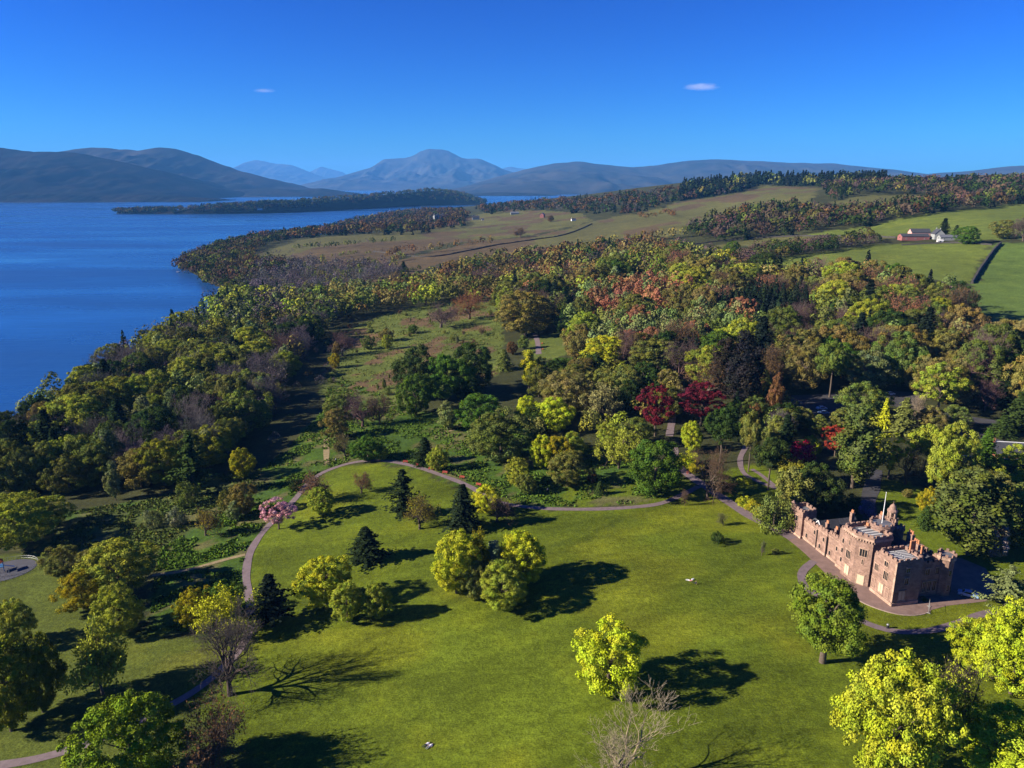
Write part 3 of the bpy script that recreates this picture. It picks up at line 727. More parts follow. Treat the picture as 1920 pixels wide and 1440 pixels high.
# ------------------------------------------------------------------ trees of the park, one by one
PK = [
 (40,1022,930,112,'big','yg','leafy yellow green tree at the left edge above the play area'),
 (98,986,932,62,'round','yg','small round yellow green tree right of the leafy tree at the left edge'),
 (122,1078,1025,60,'round','olive','olive green tree nearest the play area fence'),
 (176,1078,1030,56,'round','tan','tan leaved tree half hidden behind the large pale yellow tree'),
 (226,1108,1015,112,'big','yg','large pale yellow tree at the head of the left hand cluster'),
 (157,1142,1074,72,'round','gold','round golden tree below the large pale yellow tree'),
 (227,1188,1101,78,'big','yg','egg shaped lime tree in the middle of the left hand cluster'),
 (193,1302,1158,122,'open','yg','half leafed oak with dark branches showing, left of the footpath'),
 (30,1212,1128,66,'big','yg','dark tree with a yellow top at the left edge'),
 (22,1370,1198,112,'big',(.17,.19,.018),'tall dark tree filling the left edge in front'),
 (82,1335,1195,84,'big',(.15,.165,.018),'shaded olive tree beside the tall dark tree at the left edge'),
 (366,1168,1102,56,'round','gold','round orange yellow tree left of the tree behind the bare oak'),
 (421,1152,1090,60,'round','green','green tree peeping out behind the yellow tree and bare oak'),
 (424,1206,1110,98,'open','yel','yellow leaved tree directly behind the great bare oak'),
 (510,1168,1077,84,'pine','blue','dark twin topped pine beside the bend of the path'),
 (255,1478,1312,152,'big',(.165,.21,.016),'broad dense green tree at the bottom left, in front of the path'),
 (398,1455,1325,118,'bud','rust','rusty budding tree at the bottom, right of the broad green tree'),
 (523,992,937,64,'spread','pink','pink blossoming cherry tree beside the path'),
 (588,938,885,62,'bud','copper','coppery budding tree spreading over the path by the cherry'),
 (603,966,915,45,'big','yg','small dense lime tree standing on the lawn near the cherry'),
 (678,924,886,32,'bud','copper','small rusty sapling alone on the lawn inside the path loop'),
 (757,968,880,64,'pine','fir','tall dark pine inside the loop of the path'),
 (787,992,932,52,'bud','gold','orange budding tree leaning against the tall dark pine'),
 (868,992,908,54,'conifer','fir','slim dark spruce right of the orange budding tree'),
 (915,962,910,46,'round','yel','bright yellow tree beside the path past the last bench'),
 (932,978,930,52,'bud','brown','brown half bare tree in front of the bright yellow tree'),
 (688,1050,988,58,'conifer','fir','small dark spruce alone on the open lawn'),
 (612,1132,1046,84,'big','yel','largest of the three yellow trees left of centre'),
 (652,1166,1092,54,'big','yg','middle of the three yellow trees left of centre'),
 (707,1160,1096,50,'big','yg','right hand one of the three yellow trees left of centre'),
 (856,1112,998,82,'big','yel','tall bright yellow tree on the left of the central clump'),
 (897,1090,990,48,'open','gold','orange topped tree at the back of the central clump'),
 (925,1088,1014,42,'narrow','silver','grey green birch in the middle of the central clump'),
 (980,1092,1001,80,'big','yel','bright yellow tree at the back right of the central clump'),
 (942,1138,1060,86,'big','yg','rounded yellow tree at the front of the central clump'),
 (893,1122,1050,60,'round','olive','shaded olive tree inside the central clump'),
 (1142,1290,1173,116,'round','yel','brilliant yellow tree standing alone on the lawn'),
 (1542,1242,1085,142,'syc','leafg','large sycamore with pale trunk in front of the castle tower'),
 (1660,1468,1235,172,'open2','lime','huge lime green tree at the bottom right'),
 (1797,1383,1240,112,'bud','lime','thinly leafed leaning tree with pale trunk at the lower right'),
 (1832,1262,1168,92,'big','lime','lime tree left of the two beside the cedar'),
 (1895,1300,1136,124,'big','lime','tall lime tree at the right edge below the cedar'),
 (1895,1480,1345,172,'big','lime','lime green tree cut by the bottom right corner'),
 (1880,1158,1060,92,'cedar','sage','tiered cedar right of the castle forecourt'),
 (1815,1040,885,122,'narrow',(.075,.108,.022),'massive dark green conifer behind the castle court'),
 (1856,1042,978,56,'round','blossom','pale pink blossoming tree at the foot of the massive conifer'),
 (1908,1020,905,104,'round','mid','green tree at the right edge above the blossoming tree'),
 (1738,962,912,30,'round','gold','small golden tree on the shaded lawn behind the bell turret'),
 (1733,990,948,27,'conifer','dgreen','little dark spruce in front of the small golden tree'),
 (1700,932,916,15,'round','tan','tiny tan tree alone on the shaded lawn behind the castle'),
 (1525,965,868,74,'round','dgreen','dark evergreen behind the far end of the castle'),
 (1480,975,875,58,'narrow','olive','dark column of evergreen beside the laurel at the far castle end'),
 (1450,990,918,74,'bush','mid','big laurel shrub beside the drive at the castle end'),
 (1440,918,820,62,'umbrella','dgreen','dark umbrella crowned tree on a tall straight trunk'),
 (1403,885,770,46,'umbrella','olive','tall slim tree with a yellowish top left of the umbrella crowned tree'),
 (1500,868,828,55,'bush','crimson','crimson rhododendron below the scarlet maple'),
 (1565,856,798,52,'spread','scarlet','scarlet maple beside the tall green spruce'),
 (1520,850,817,42,'bush','lime','yellow green shrub behind the crimson rhododendron'),
 (1598,915,762,86,'narrow',(.085,.115,.028),'tall green spruce right of the scarlet maple'),
 (1665,898,815,68,'spread','yel','golden yellow spreading tree right of the tall green spruce'),
 (1697,908,835,58,'bare','brown','dark leafless tree between two yellow trees by the drive'),
 (1731,895,795,58,'umbrella','yg','yellow green tree on a tall pale trunk'),
 (1777,930,796,74,'big','yg','tall yellow green tree right of the one on a pale trunk'),
 (1812,945,868,66,'big','mid','green tree in front of the long slate roof'),
 (1850,952,884,70,'round','olive','olive tree in front of the stable yard'),
 (1636,796,740,30,'conifer','yg','golden topped spruce, left one of the close pair'),
 (1656,806,746,20,'conifer','yel','golden thin spruce, right one of the close pair'),
 (1692,815,746,44,'conifer','olive','broad golden green spruce beside the car park'),
 (1722,796,738,36,'bare','pale','pale leafless tree right of the broad golden spruce'),
 (1617,786,718,74,'round','mid','rounded green tree hiding the middle of the car park'),
 (1622,735,658,76,'round','sage','pale grey green tree towering behind the car park'),
 (1757,775,680,98,'spread','yg','wide flat topped yellow green tree by the access road'),
 (1555,745,640,62,'umbrella','mid','tall tree with an ivy clad trunk behind the parked cars'),
 (1462,826,769,46,'bare','grey','leafless grey tree left of the car park'),
 (1475,710,655,42,'round','mid','green round tree at the left end of the car park'),
 (1450,790,700,28,'narrow','rust','thin rusty cypress left of the car park'),
 (1905,805,735,48,'conifer','dgreen','dark spruce at the right edge by the access road'),
 (1880,760,690,50,'conifer','fir','dark spruce behind the access road near the right edge'),
 (1846,770,712,40,'bare','plum','purplish bare tree beside the access road'),
 (1500,804,764,42,'round','olive','olive tree screening the left end of the car park'),
 (1532,812,778,38,'round','mid','low green tree in front of the two pale parked cars'),
 (1578,810,768,42,'round','olive','olive tree in front of the red car'),
 (1745,815,762,46,'round','tan','tan tree between the pale bare tree and the access road'),
 (1788,806,760,44,'round','mid','green tree beside the bend of the access road'),
 (1878,818,778,38,'conifer','dgreen','dark spruce between the access road and the lodge'),
 (790,748,650,78,'round','dgreen','dark green tree at the back left of the evergreen oak group'),
 (836,752,664,80,'round','green','tall middle tree of the evergreen oak group'),
 (886,736,645,80,'round','dgreen','broad right hand tree of the evergreen oak group'),
 (780,778,700,62,'round','green','front left tree of the evergreen oak group'),
 (876,752,706,44,'round','dgreen','small front tree of the evergreen oak group'),
 (945,694,655,36,'fir','mid','neat cone shaped tree right of the evergreen oak group'),
 (992,728,656,38,'narrow','yel','upright yellow tree right of the cone shaped tree'),
 (1012,722,668,38,'round','olive','olive tree beside the upright yellow tree'),
 (1051,708,670,52,'round','green','rounded green tree behind the tan and yellow trees'),
 (827,614,570,56,'spread2','plum','pinkish bare tree on the open slope, the lower of two'),
 (880,598,545,56,'spread2','copper','pinkish bare tree on the open slope, the upper of two'),
 (642,668,622,44,'bare','plum','purplish bare tree at the left of the open slope'),
 (985,630,546,90,'big','tan','huge golden brown beech at the corner of the main wood'),
 (1087,664,624,46,'bush','straw','pale domed willow at the edge of the clearing'),
 (1136,696,630,78,'big','yel','big bright yellow tree beside the pale domed willow'),
 (1232,712,637,88,'big','olive','broad bronze oak between the yellow tree and the cedar'),
 (1322,712,650,48,'cedar','sage','light green cedar left of the twin dark redwoods'),
 (1390,772,622,70,'narrow',(.022,.020,.018),'right hand of the twin dark redwoods'),
 (1358,748,634,52,'narrow',(.030,.026,.018),'left hand of the twin dark redwoods'),
 (1228,818,722,74,'spread','red','left hand of the two crimson maples'),
 (1314,798,717,92,'spread','red','right hand and wider of the two crimson maples'),
 (1062,776,697,92,'big','tan','tan leaved oak behind the yellow trees in the centre'),
 (1040,808,745,58,'round','yel','golden yellow tree in front of the tan leaved oak'),
 (1135,792,720,62,'open','straw','pale yellow tree with visible limbs left of the maples'),
 (990,796,742,46,'round','yel','bright yellow tree left of the golden yellow tree'),
 (900,808,740,78,'round','green','dense dark green tree beside the bluebell slope'),
 (940,866,772,106,'big','mid','largest green tree above the benches'),
 (840,806,752,38,'narrow','sage','slim pale birch left of the dense dark green tree'),
 (797,868,820,40,'conifer','fir','dark bushy pine behind the benches'),
 (822,882,835,32,'round','yg','yellow green bush tree behind the benches beside the dark pine'),
 (1015,876,815,42,'round','yel','yellow tree at the left of the mixed autumn coloured clump'),
 (1044,876,818,46,'round','gold','orange tree in the middle of the mixed clump'),
 (1071,866,811,46,'round','yg','lime tree at the right of the mixed clump'),
 (1064,910,846,62,'big','olive','tan green tree at the front of the mixed clump'),
 (1160,878,800,82,'open','yg','yellow green half leafed oak left of the round maple'),
 (1192,836,785,60,'round','mid','green tree behind the half leafed oak'),
 (1226,925,828,98,'round','green','perfectly rounded dark green maple by the path junction'),
 (1295,846,790,37,'round','lime','small lime oval tree below the maples'),
 (1350,868,765,64,'umbrella','dgreen','large monkey puzzle with a dark dome right of the lime oval tree'),
 (972,912,860,44,'big','yg','rounded tree alone in the rough grass right of the benches'),
 (988,926,888,30,'round','olive','low olive tree at the foot of the rounded tree right of the benches'),
 (632,822,767,47,'round','tan','rounded tan tree beside the mown strip'),
 (634,784,739,46,'round','olive','rounded olive tree behind the tan tree by the mown strip'),
 (680,800,736,54,'bare','plum','purplish leafless tree in the row behind the bush row'),
 (712,796,736,50,'bare','brown','brown leafless tree next to the purplish leafless tree'),
 (690,864,815,46,'round','green','green clump of low trees above the path curve'),
 (647,856,815,36,'bud','tan','thin tan tree left of the green clump above the path curve'),
 (716,862,835,24,'round','yg','little lime bush right of the green clump above the path curve'),
 (1326,936,836,56,'stag','brown','dead stag headed tree at the path junction'),
 (457,896,840,44,'round','gold','golden tree on the edge of the loch side wood'),
 (217,938,866,27,'narrow','sage','pale slender birch in front of the dark wood'),
 (365,930,812,66,'pine','dgreen','dark green pine leaning out of the loch side wood'),
 (352,948,905,40,'bush','mid','green shrub below the dark green pine'),
 (552,918,888,24,'bush','dgreen','dark shrub alone in the rough grass by the path'),
 (288,988,955,34,'bush','sage','grey green willow scrub, left one of the pair'),
 (331,986,950,34,'bush','silver','silvery willow scrub, right one of the pair'),
 (386,1004,952,50,'bud','gold','orange budding shrub tree in the rough grass'),
 (457,966,906,46,'round','tan','tan green tree between the rough grass and the cherry'),
 (425,954,918,32,'bush','olive','olive shrub left of the tan green tree'),
 (442,974,938,26,'narrow','sage','small sage green tree in front of the olive shrub'),
 (1124,927,902,18,'conifer','dgreen','tiny spruce on the lawn left of the round maple'),
 (1344,1018,996,28,'bush','dgreen','dark round shrub alone on the castle lawn'),
 (1284,948,918,15,'bare','brown','thin staked sapling on the lawn below the path junction'),
 (1356,985,962,18,'bud','olive','thin sapling above the dark round shrub'),
 (1428,1042,1014,11,'bud','sage','spindly sapling on the castle lawn by the drive'),
 (1454,1037,1027,15,'bush','olive','tiny shrub beside the drive on the castle lawn'),
 (1110,905,878,22,'bush','rust','rusty low shrub below the half leafed oak'),
 (633,668,640,18,'round','tan','little tan tree on the left of the open slope'),
 (628,690,662,18,'round','gold','little orange tree on the left of the open slope'),
 (725,640,615,22,'round','tan','small tan tree in the middle of the open slope'),
 (774,625,608,16,'round','green','small green tree at the right of the open slope'),
 (690,655,630,20,'round','mid','small green tree below the middle of the open slope'),
 (726,655,627,18,'round','yg','small yellow green tree below the middle of the open slope'),
 (960,665,640,20,'round','rust','small rusty tree at the head of the clearing'),
 (982,655,628,18,'narrow','mid','small upright green tree at the head of the clearing'),
 (1812,458,424,38,'round','green','round dark tree right of the farmhouse'),
 (1768,446,409,24,'conifer','fir','tall pointed spruce behind the farmhouse'),
 (1791,448,422,20,'conifer','dgreen','smaller spruce between the pointed spruce and the round tree'),
 (1880,448,412,40,'round','olive','big tree at the head of the field dyke'),
 (1918,452,408,36,'bud','plum','budding tree at the right edge of the fields'),
 (976,446,427,26,'bud','rust','lone tree in the tan field by the stone dyke'),
 (1032,416,404,12,'round','rust','tiny rusty tree alone in the tan field'),
 (757,510,490,16,'conifer','fir','single dark spruce beside the moor'),
 (1373,485,452,26,'round','green','dark green tree in the hedge of the middle field'),
]
def bare_pale():
    T(1160,1466,1322,178,'great2','pale','great pale leafless tree at the bottom centre with twin stems', 'bare_tree', twig=(.24,.17,.12))
def prep_special():
    PROTO['open2'] = PROTO['big']; PROTO['spread2'] = PROTO['bare']; PROTO['stag'] = [PROTO['bare'][3]]
    PROTO['great1'] = [PROTO['great'][0]]; PROTO['great2'] = [PROTO['great'][1]]; WIDTH0.update(great1=float(GREAT_W[0]), great2=float(GREAT_W[1]), open2=WIDTH0['big'], spread2=WIDTH0['bare']*.9, stag=WIDTH0['bare']*.9)
prep_special()
for r in PK: T(*r)
bare_pale()
T(432,1303,1146,146,'great1',(.085,.068,.06),'great bare oak with spreading dark limbs beside the footpath', 'bare_tree')
# gorse and azalea bushes by the path junction
for i, (px, pb, pt, w, c, lab) in enumerate([
 (1288,872,848,44,'yel','yellow gorse bush left of the dead tree'),(1306,884,862,30,'gold','orange gorse bush behind the dead tree'),
 (1360,918,902,34,'rust','rusty azalea right of the dead tree'),(1398,948,928,30,'yel','yellow azalea at the head of the drive border'),
 (1412,958,938,28,'gold','golden azalea second along the drive border'),(1425,968,948,26,'yel','yellow azalea third along the drive border'),
 (1438,976,958,22,'yel','yellow azalea nearest the laurel'),(1480,880,858,60,'yg','yellow green shrubs above the laurel'),
 (1625,965,935,34,'purple','lilac rhododendron in the shade behind the castle'),(1590,955,925,50,'dgreen','dark rhododendron bank behind the castle court'),
 (1560,955,930,40,'dgreen','dark rounded shrub behind the castle court wall'),(1395,905,893,26,'lime','bright grass green shrub inside the path loop'),
 (1775,1105,1092,16,'dgreen','dark clipped shrub at the corner turret'),(1733,1126,1117,14,'dgreen','dark low shrub below the hall windows')]):
    T(px,pb,pt,w,'bush',c,lab)

# ------------------------------------------------------------------ woods
WOODS = {  # name: (outline picked on the terrain, spacing m, (height lo, hi) m, [(weight, kind, colour)...], where)
 'shore': ([(-260,1010),(0,935),(120,925),(330,925),(430,868),(495,790),(550,705),(590,645),(640,600),(600,572),(500,560),(425,560),(300,650),(150,735),(0,850),(-260,960)], 9.0, (12, 20),
   [(3,'big','yg'),(4,'round','olive'),(2,'round','mid'),(5,'bare','grey'),(1,'bare','plum'),(1,'round','tan'),(2,'round','dgreen'),(2,'conifer','fir'),(3,'narrow','sage')], 'in the dense wood along the loch shore'),
 'belt': ([(560,606),(640,602),(760,582),(935,564),(945,540),(800,543),(640,556),(560,578)], 9, (11, 19), [(4,'round','olive'),(3,'round','mid'),(3,'round','tan'),(2,'narrow','sage'),(2,'bud','rust'),(1,'round','dgreen'),(1,'round','yg')], 'in the belt of trees above the open slope'),
 'grey': ([(430,562),(470,507),(560,492),(640,500),(735,502),(755,520),(680,545),(560,568)], 9, (9, 14), [(8,'bare','grey'),(1,'round','olive')], 'in the leafless grey wood'),
 'point': ([(330,512),(340,486),(440,456),(480,468),(470,490),(560,500),(500,522),(432,552)], 11, (9, 14), [(3,'round','olive'),(3,'round','brown'),(3,'bud','rust'),(3,'bare','brown'),(2,'round','dgreen')], 'on the wooded point'),
 'strip': ([(342,487),(440,456),(560,431),(610,436),(505,462),(440,480)], 12, (9, 15), [(4,'round','dgreen'),(3,'bare','brown'),(2,'round','olive'),(2,'bud','rust')], 'in the strip of shore trees'),
 'coral': ([(1095,612),(1110,560),(1200,545),(1290,560),(1270,605),(1180,615)], 7, (13, 19), [(8,'narrow','coral'),(2,'round','tan'),(2,'narrow','sage')], 'in the coral coloured larch stand of the main wood'),
 'poplar': ([(1100,692),(1130,628),(1200,615),(1400,608),(1430,655),(1330,672),(1200,684)], 7, (12, 18), [(8,'narrow','sage'),(3,'narrow','mid'),(1,'round','coral')], 'in the grey green poplar stand of the main wood'),
 'spruce': ([(1335,612),(1350,578),(1500,572),(1510,612),(1420,640)], 7, (13, 18), [(8,'conifer','blue'),(2,'conifer','fir')], 'in the dark spruce block of the main wood'),
 'main': ([(930,575),(1000,545),(1060,515),(1200,495),(1300,495),(1400,524),(1500,530),(1640,542),(1760,566),(1800,600),(1785,645),(1900,680),(1990,720),(1990,790),(1770,775),(1650,740),(1480,740),(1420,775),(1330,770),(1200,720),(1090,690),(1060,620),(950,640)], 11.5, (12, 23),
   [(5,'round','olive'),(4,'round','mid'),(4,'big','yg'),(3,'bare','plum'),(4,'round','tan'),(1,'round','dgreen'),(2,'bud','rust'),(2,'conifer','blue'),(1,'round','green'),(2,'narrow','sage'),(1,'bud','coral'),(1,'narrow','olive')], 'in the main wood behind the park'),
 'brown': ([(760,545),(880,500),(1000,486),(1100,476),(1200,462),(1290,472),(1310,494),(1200,500),(1060,516),(1000,546),(930,576),(800,560)], 14, (12, 19), [(4,'round','rust'),(3,'round','tan'),(3,'round','olive'),(3,'bud','rust'),(2,'bare','plum'),(2,'round','dgreen'),(1,'conifer','fir'),(1,'round','brown')], 'in the russet wood above the main wood'),
 'upper': ([(1285,440),(1325,416),(1420,397),(1520,392),(1560,400),(1700,390),(1790,386),(1940,374),(1940,381),(1780,398),(1640,423),(1500,440),(1350,456)], 13, (11, 18), [(3,'round','dgreen'),(3,'conifer','fir'),(3,'round','brown'),(2,'round','olive'),(2,'bare','plum'),(1,'round','rust')], 'in the wood beyond the farm'),
 'shelter': ([(1360,500),(1450,472),(1640,450),(1645,461),(1500,481),(1400,507)], 9, (9, 14), [(2,'round','olive'),(4,'round','dgreen'),(3,'bare','plum'),(2,'round','brown')], 'in the shelter belt between the fields'),
 'ridge': ([(1280,352),(1420,339),(1665,343),(1655,353),(1540,350),(1425,346),(1385,360),(1270,378)], 13, (17, 26), [(8,'conifer','blue'),(2,'conifer','fir'),(1,'round','olive')], 'in the conifer plantation on the ridge'),
 'slopewood': ([(1270,380),(1385,361),(1400,352),(1280,356),(1150,372),(960,386),(890,392),(905,404),(1000,396),(1090,402),(1180,404)], 19, (11, 18), [(3,'round','rust'),(4,'conifer','fir'),(3,'bare','grey'),(3,'round','dgreen'),(2,'round','brown')], 'in the wood below the ridge'),
 'coast': ([(470,452),(560,430),(640,416),(730,402),(800,396),(870,398),(870,424),(800,440),(700,442),(560,449)], 20, (12, 19), [(4,'round','rust'),(3,'round','brown'),(3,'conifer','fir'),(2,'round','dgreen'),(2,'bare','brown'),(1,'round','tan')], 'in the coast wood by the bay'),
 'sky': ([(1540,351),(1700,344),(1920,338),(2040,334),(2040,372),(1920,378),(1790,386),(1725,366),(1620,365),(1555,381)], 19, (12, 20), [(4,'bare','plum'),(3,'round','brown'),(2,'round','olive'),(3,'conifer','fir'),(3,'round','dgreen')], 'in the skyline wood at the right'),
 'yard': ([(1340,775),(1480,745),(1485,790),(1470,860),(1380,850)], 8, (8, 15), [(4,'round','dgreen'),(2,'conifer','fir'),(2,'round','mid'),(1,'round','olive'),(1,'narrow','rust')], 'in the dark shrubbery left of the car park'),
 'east': ([(1770,700),(1990,690),(1990,765),(1880,770),(1780,745)], 9, (11, 18), [(4,'round','dgreen'),(3,'conifer','fir'),(2,'round','mid'),(1,'bare','plum')], 'in the dark wood beyond the access road'),
 'castle': ([(1640,905),(1700,850),(1780,880),(1990,930),(1990,1010),(1880,1000),(1790,940)], 15, (11, 17), [(4,'round','mid'),(3,'big','yg'),(2,'fir','green'),(2,'round','olive')], 'in the grove right of the castle'),
 'centre': ([(955,770),(1085,705),(1250,715),(1290,790),(1200,805),(1100,770),(1010,745)], 8, (9, 15), [(3,'round','olive'),(3,'round','dgreen'),(2,'round','tan'),(2,'round','yg'),(1,'bare','plum')], 'in the mixed planting at the centre of the park'),
 'mid': ([(930,800),(1100,790),(1200,812),(1195,862),(1090,842),(955,838)], 11, (5, 11), [(3,'round','olive'),(2,'round','yg'),(2,'bud','rust'),(1,'round','tan'),(1,'bush','dgreen')], 'in the thicket left of the round maple'),
 'lowleft': ([(440,900),(480,850),(560,700),(640,610),(660,620),(640,700),(600,760),(540,830)], 17, (3, 7), [(3,'bare','grey'),(3,'bush','dgreen'),(2,'bud','rust')], 'in the shaded glade beside the loch side wood'),
}  # upper, slopewood, coast, sky: darker colours picked in place of missing self-shadow
HEDGES = [  # rows of field trees and hedges: (pixel line, spacing, height range, palette)
 ([(760,478),(800,474),(870,466),(930,458)], 13, (11, 15), [(1,'round','rust'),(1,'bud','rust'),(1,'round','tan')]),
 ([(725,488),(745,478),(775,472)], 9, (11, 16), [(1,'bud','rust'),(1,'round','rust')]),
 ([(1080,470),(1180,455),(1290,446)], 12, (10, 15), [(1,'round','tan'),(1,'round','rust'),(1,'round','olive')]),
 ([(1196,408),(1215,412),(1250,402),(1265,410)], 24, (10, 14), [(1,'round','rust')]),
 ([(550,468),(620,466),(690,458),(740,455)], 8, (7, 12), [(1,'round','olive'),(1,'bare','grey'),(1,'round','dgreen')]),
 ([(600,488),(660,480),(720,475)], 7, (5, 9), [(1,'round','olive'),(1,'bare','grey')]),
 ([(640,512),(700,500),(760,486)], 8, (8, 13), [(1,'bare','plum'),(1,'round','rust'),(1,'round','olive')]),
 ([(690,525),(730,518),(790,508)], 6, (5, 9), [(1,'round','dgreen'),(1,'round','olive')]),
 ([(480,486),(520,478),(560,476)], 9, (6, 11), [(1,'bare','grey'),(1,'round','dgreen')]),
 ([(1500,393),(1560,398),(1640,420)], 16, (6, 10), [(1,'round','tan'),(1,'round','olive')]),
 ([(870,424),(862,412),(880,404)], 8, (10, 15), [(1,'round','rust'),(1,'bare','brown'),(1,'conifer','fir')]),
]
def lod_template(kind, K, rs):
    if kind in ('conifer', 'fir', 'pine', 'cedar'):
        t = rs.random(K)**1.5; a = rs.uniform(0, 6.28, K); rb = .20 if kind == 'conifer' else .3
        r = rb*(1-t)*rs.uniform(.75, 1.05, K)+.008
        p = np.c_[np.cos(a)*r, np.sin(a)*r, .04+.96*t]; n = np.c_[np.cos(a), np.sin(a), np.full(K, .55)]+rs.normal(0, .2, (K, 3)); s = np.full(K, .048)*(1.1-.6*t)
    else:
        w = .19 if kind == 'narrow' else .42; nl = 16
        d = rs.normal(size=(nl, 3)); d /= np.linalg.norm(d, axis=1, keepdims=True); d[:, 2] = np.abs(d[:, 2])*1.25-.55
        C = d*np.array([w, w, .42])*.72+np.array([0, 0, .52]); li = rs.integers(0, nl, K)
        e = rs.normal(size=(K, 3)); e[:, 2] += .35; e += d[li]*.8; e /= np.linalg.norm(e, axis=1, keepdims=True)
        R = rs.uniform(.12, .2, nl)*(.6 if kind == 'narrow' else 1)
        p = C[li]+e*R[li][:, None]; n = e+rs.normal(0, .25, (K, 3)); s = np.full(K, .042 if kind != 'narrow' else .03)
        if kind in ('bare', 'bud'): s *= .62
        p[:, 2] /= np.percentile(p[:, 2], 98)
    s = s*math.sqrt(150/K)*rs.uniform(.7, 1.3, K)
    return p, n, s
LODT = {}
class Mass:
    """leaf faces of many far trees gathered into one woodland mesh"""
    def __init__(s): s.p = []; s.n = []; s.s = []; s.c = []
    def tree(s, x, y, z, h, w, kind, c, K, rs):
        key = (kind, K, int(rs.integers(0, 4)))
        if key not in LODT: LODT[key] = lod_template(kind, K, np.random.default_rng(hash(key[1:]) % 1000+len(kind)))
        p, n, q_ = LODT[key]
        a = rs.uniform(0, 6.28); ca, sa = math.cos(a), math.sin(a); R = np.array([[ca, -sa, 0], [sa, ca, 0], [0, 0, 1]])
        s.p.append((p@R.T)*np.array([w, w, h])+np.array([x, y, z-.2])); s.n.append(n@R.T); s.s.append(q_*(w+h)*.5)
        s.c.append(np.array(c)[None]*rs.uniform(.86, 1.14, (len(p), 1)))
    def build(s, name, label):
        if not s.p: return
        o = link(name, leaf_mesh(name, np.concatenate(s.p), np.concatenate(s.n), np.concatenate(s.s), np.concatenate(s.c)))
        tag(o, label, 'woodland', kind='stuff'); return o
COLW = dict(lime='lime green', yel='yellow', yg='yellow green', gold='golden', olive='olive green', green='deep green', mid='green', dgreen='dark green', fir='blackish green', blue='near black', sage='grey green',
            silver='silvery', tan='tan', copper='coppery', rust='rusty', coral='coral pink', plum='purplish', grey='grey', brown='brown', pale='pale', straw='straw coloured', red='red')
KINDW = dict(round='rounded tree', big='leafy tree', bare='leafless tree', bud='budding tree', conifer='spruce', fir='fir', narrow='slender tree', bush='shrub', pine='pine')
KINDN = dict(conifer='conifer_tree', fir='fir_tree', bare='bare_tree', bud='budding_tree', narrow='columnar_tree', bush='shrub', pine='pine_tree')
cands = []
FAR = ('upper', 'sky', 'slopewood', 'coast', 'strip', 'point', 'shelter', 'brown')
SMALLER = ('coral', 'poplar', 'spruce')
sub_polys = [GP(WOODS[k][0]) for k in SMALLER]
TK = np.array(TAKEN)
clear_polys = [GP(p) for p in ([(1478,738),(1595,732),(1605,776),(1480,782)], [(1655,728),(1730,733),(1722,768),(1650,758)], [(1690,765),(1780,772),(1990,782),(1990,815),(1770,800)], [(990,630),(1065,622),(1066,668),(1000,676)], [(1780,805),(1990,825),(1990,900),(1880,905),(1790,860)])]
rw = np.random.default_rng(99)
for wname, (pl, sp, (h0, h1_), pal, where) in WOODS.items():
    w = np.array(GP(pl)); x0, y0 = w.min(0); x1, y1 = w.max(0)
    xx, yy = np.meshgrid(np.arange(x0, x1, sp), np.arange(y0, y1, sp)); xx = xx.ravel()+rw.uniform(-.42, .42, xx.size)*sp; yy = yy.ravel()+rw.uniform(-.42, .42, yy.size)*sp
    m = poly_in(w, xx, yy) & (shore_dist(xx, yy) > 5) & (np.hypot(xx-93, yy-168) > 24)
    if wname == 'main':
        for sp_ in sub_polys: m &= ~poly_in(sp_, xx, yy)
    for cp_ in clear_polys: m &= ~poly_in(cp_, xx, yy)
    xx, yy = xx[m], yy[m]
    d = np.sqrt((xx[:, None]-TK[None, :, 0])**2+(yy[:, None]-TK[None, :, 1])**2)
    m = (d > TK[None, :, 2]*.8+1.5).all(1); xx, yy = xx[m], yy[m]
    zz = hgt(xx, yy); wt = np.array([p[0] for p in pal], float); wt /= wt.sum()
    cl = fbm(xx/34., yy/34., 2, 60+len(wname)); cl2 = fbm(xx/34.+90, yy/34., 2, 61+len(wname))
    for i in range(len(xx)):
        # neighbours tend to be of one kind
        u = (cl[i]*2.2-.6+rw.uniform(-.13, .13)) % 1.0
        if rw.random() < .12: u = rw.random()
        k = int(np.searchsorted(np.cumsum(wt), min(u, .9999))); _, kind, colr = pal[min(k, len(pal)-1)]
        if rw.random() < .10 and wname not in ('shore', 'ridge', 'coral', 'poplar', 'spruce'): continue
        h = (h0*.8+(h1_*1.08-h0*.8)*rw.random()**.8)*(1.15 if kind == 'conifer' else 1); wid = h*rw.uniform(.72, 1.08)
        if wname in FAR and kind not in ('narrow', 'conifer'): wid *= 1.4
        if kind == 'narrow': wid = h*rw.uniform(.38, .5)
        if kind in ('conifer', 'fir'): wid = h*rw.uniform(.42, .55)
        cands.append((xx[i], yy[i], zz[i], h, wid, kind, colr, wname, where))
for ln, sp, (h0, h1_), pal in HEDGES:
    w = GP(ln)
    for (xa, ya), (xb, yb) in zip(w[:-1], w[1:]):
        n = max(1, int(math.hypot(xb-xa, yb-ya)/sp))
        for i in range(n):
            t = (i+rw.uniform(.2, .8))/n; x = xa+(xb-xa)*t; y = ya+(yb-ya)*t; _, kind, colr = pal[rw.integers(0, len(pal))]
            h = rw.uniform(h0, h1_); cands.append((x, y, h1(x, y), h, h*.9, kind, colr, 'hedge', 'in the field tree rows'))
def in_view(c):
    dep = c[1]*CP-(c[2]-CAMZ)*SP; px = 960+F*c[0]/dep; py = 720-F*(c[1]*SP+(c[2]+c[3]-CAMZ)*CP)/dep
    return -40 < px < 1960 and py < 1440
cands.sort(key=lambda c: -(c[3]*c[4]/(c[1]*c[1]+c[0]*c[0]))*(1 if in_view(c) else 0))
N_IND = 330
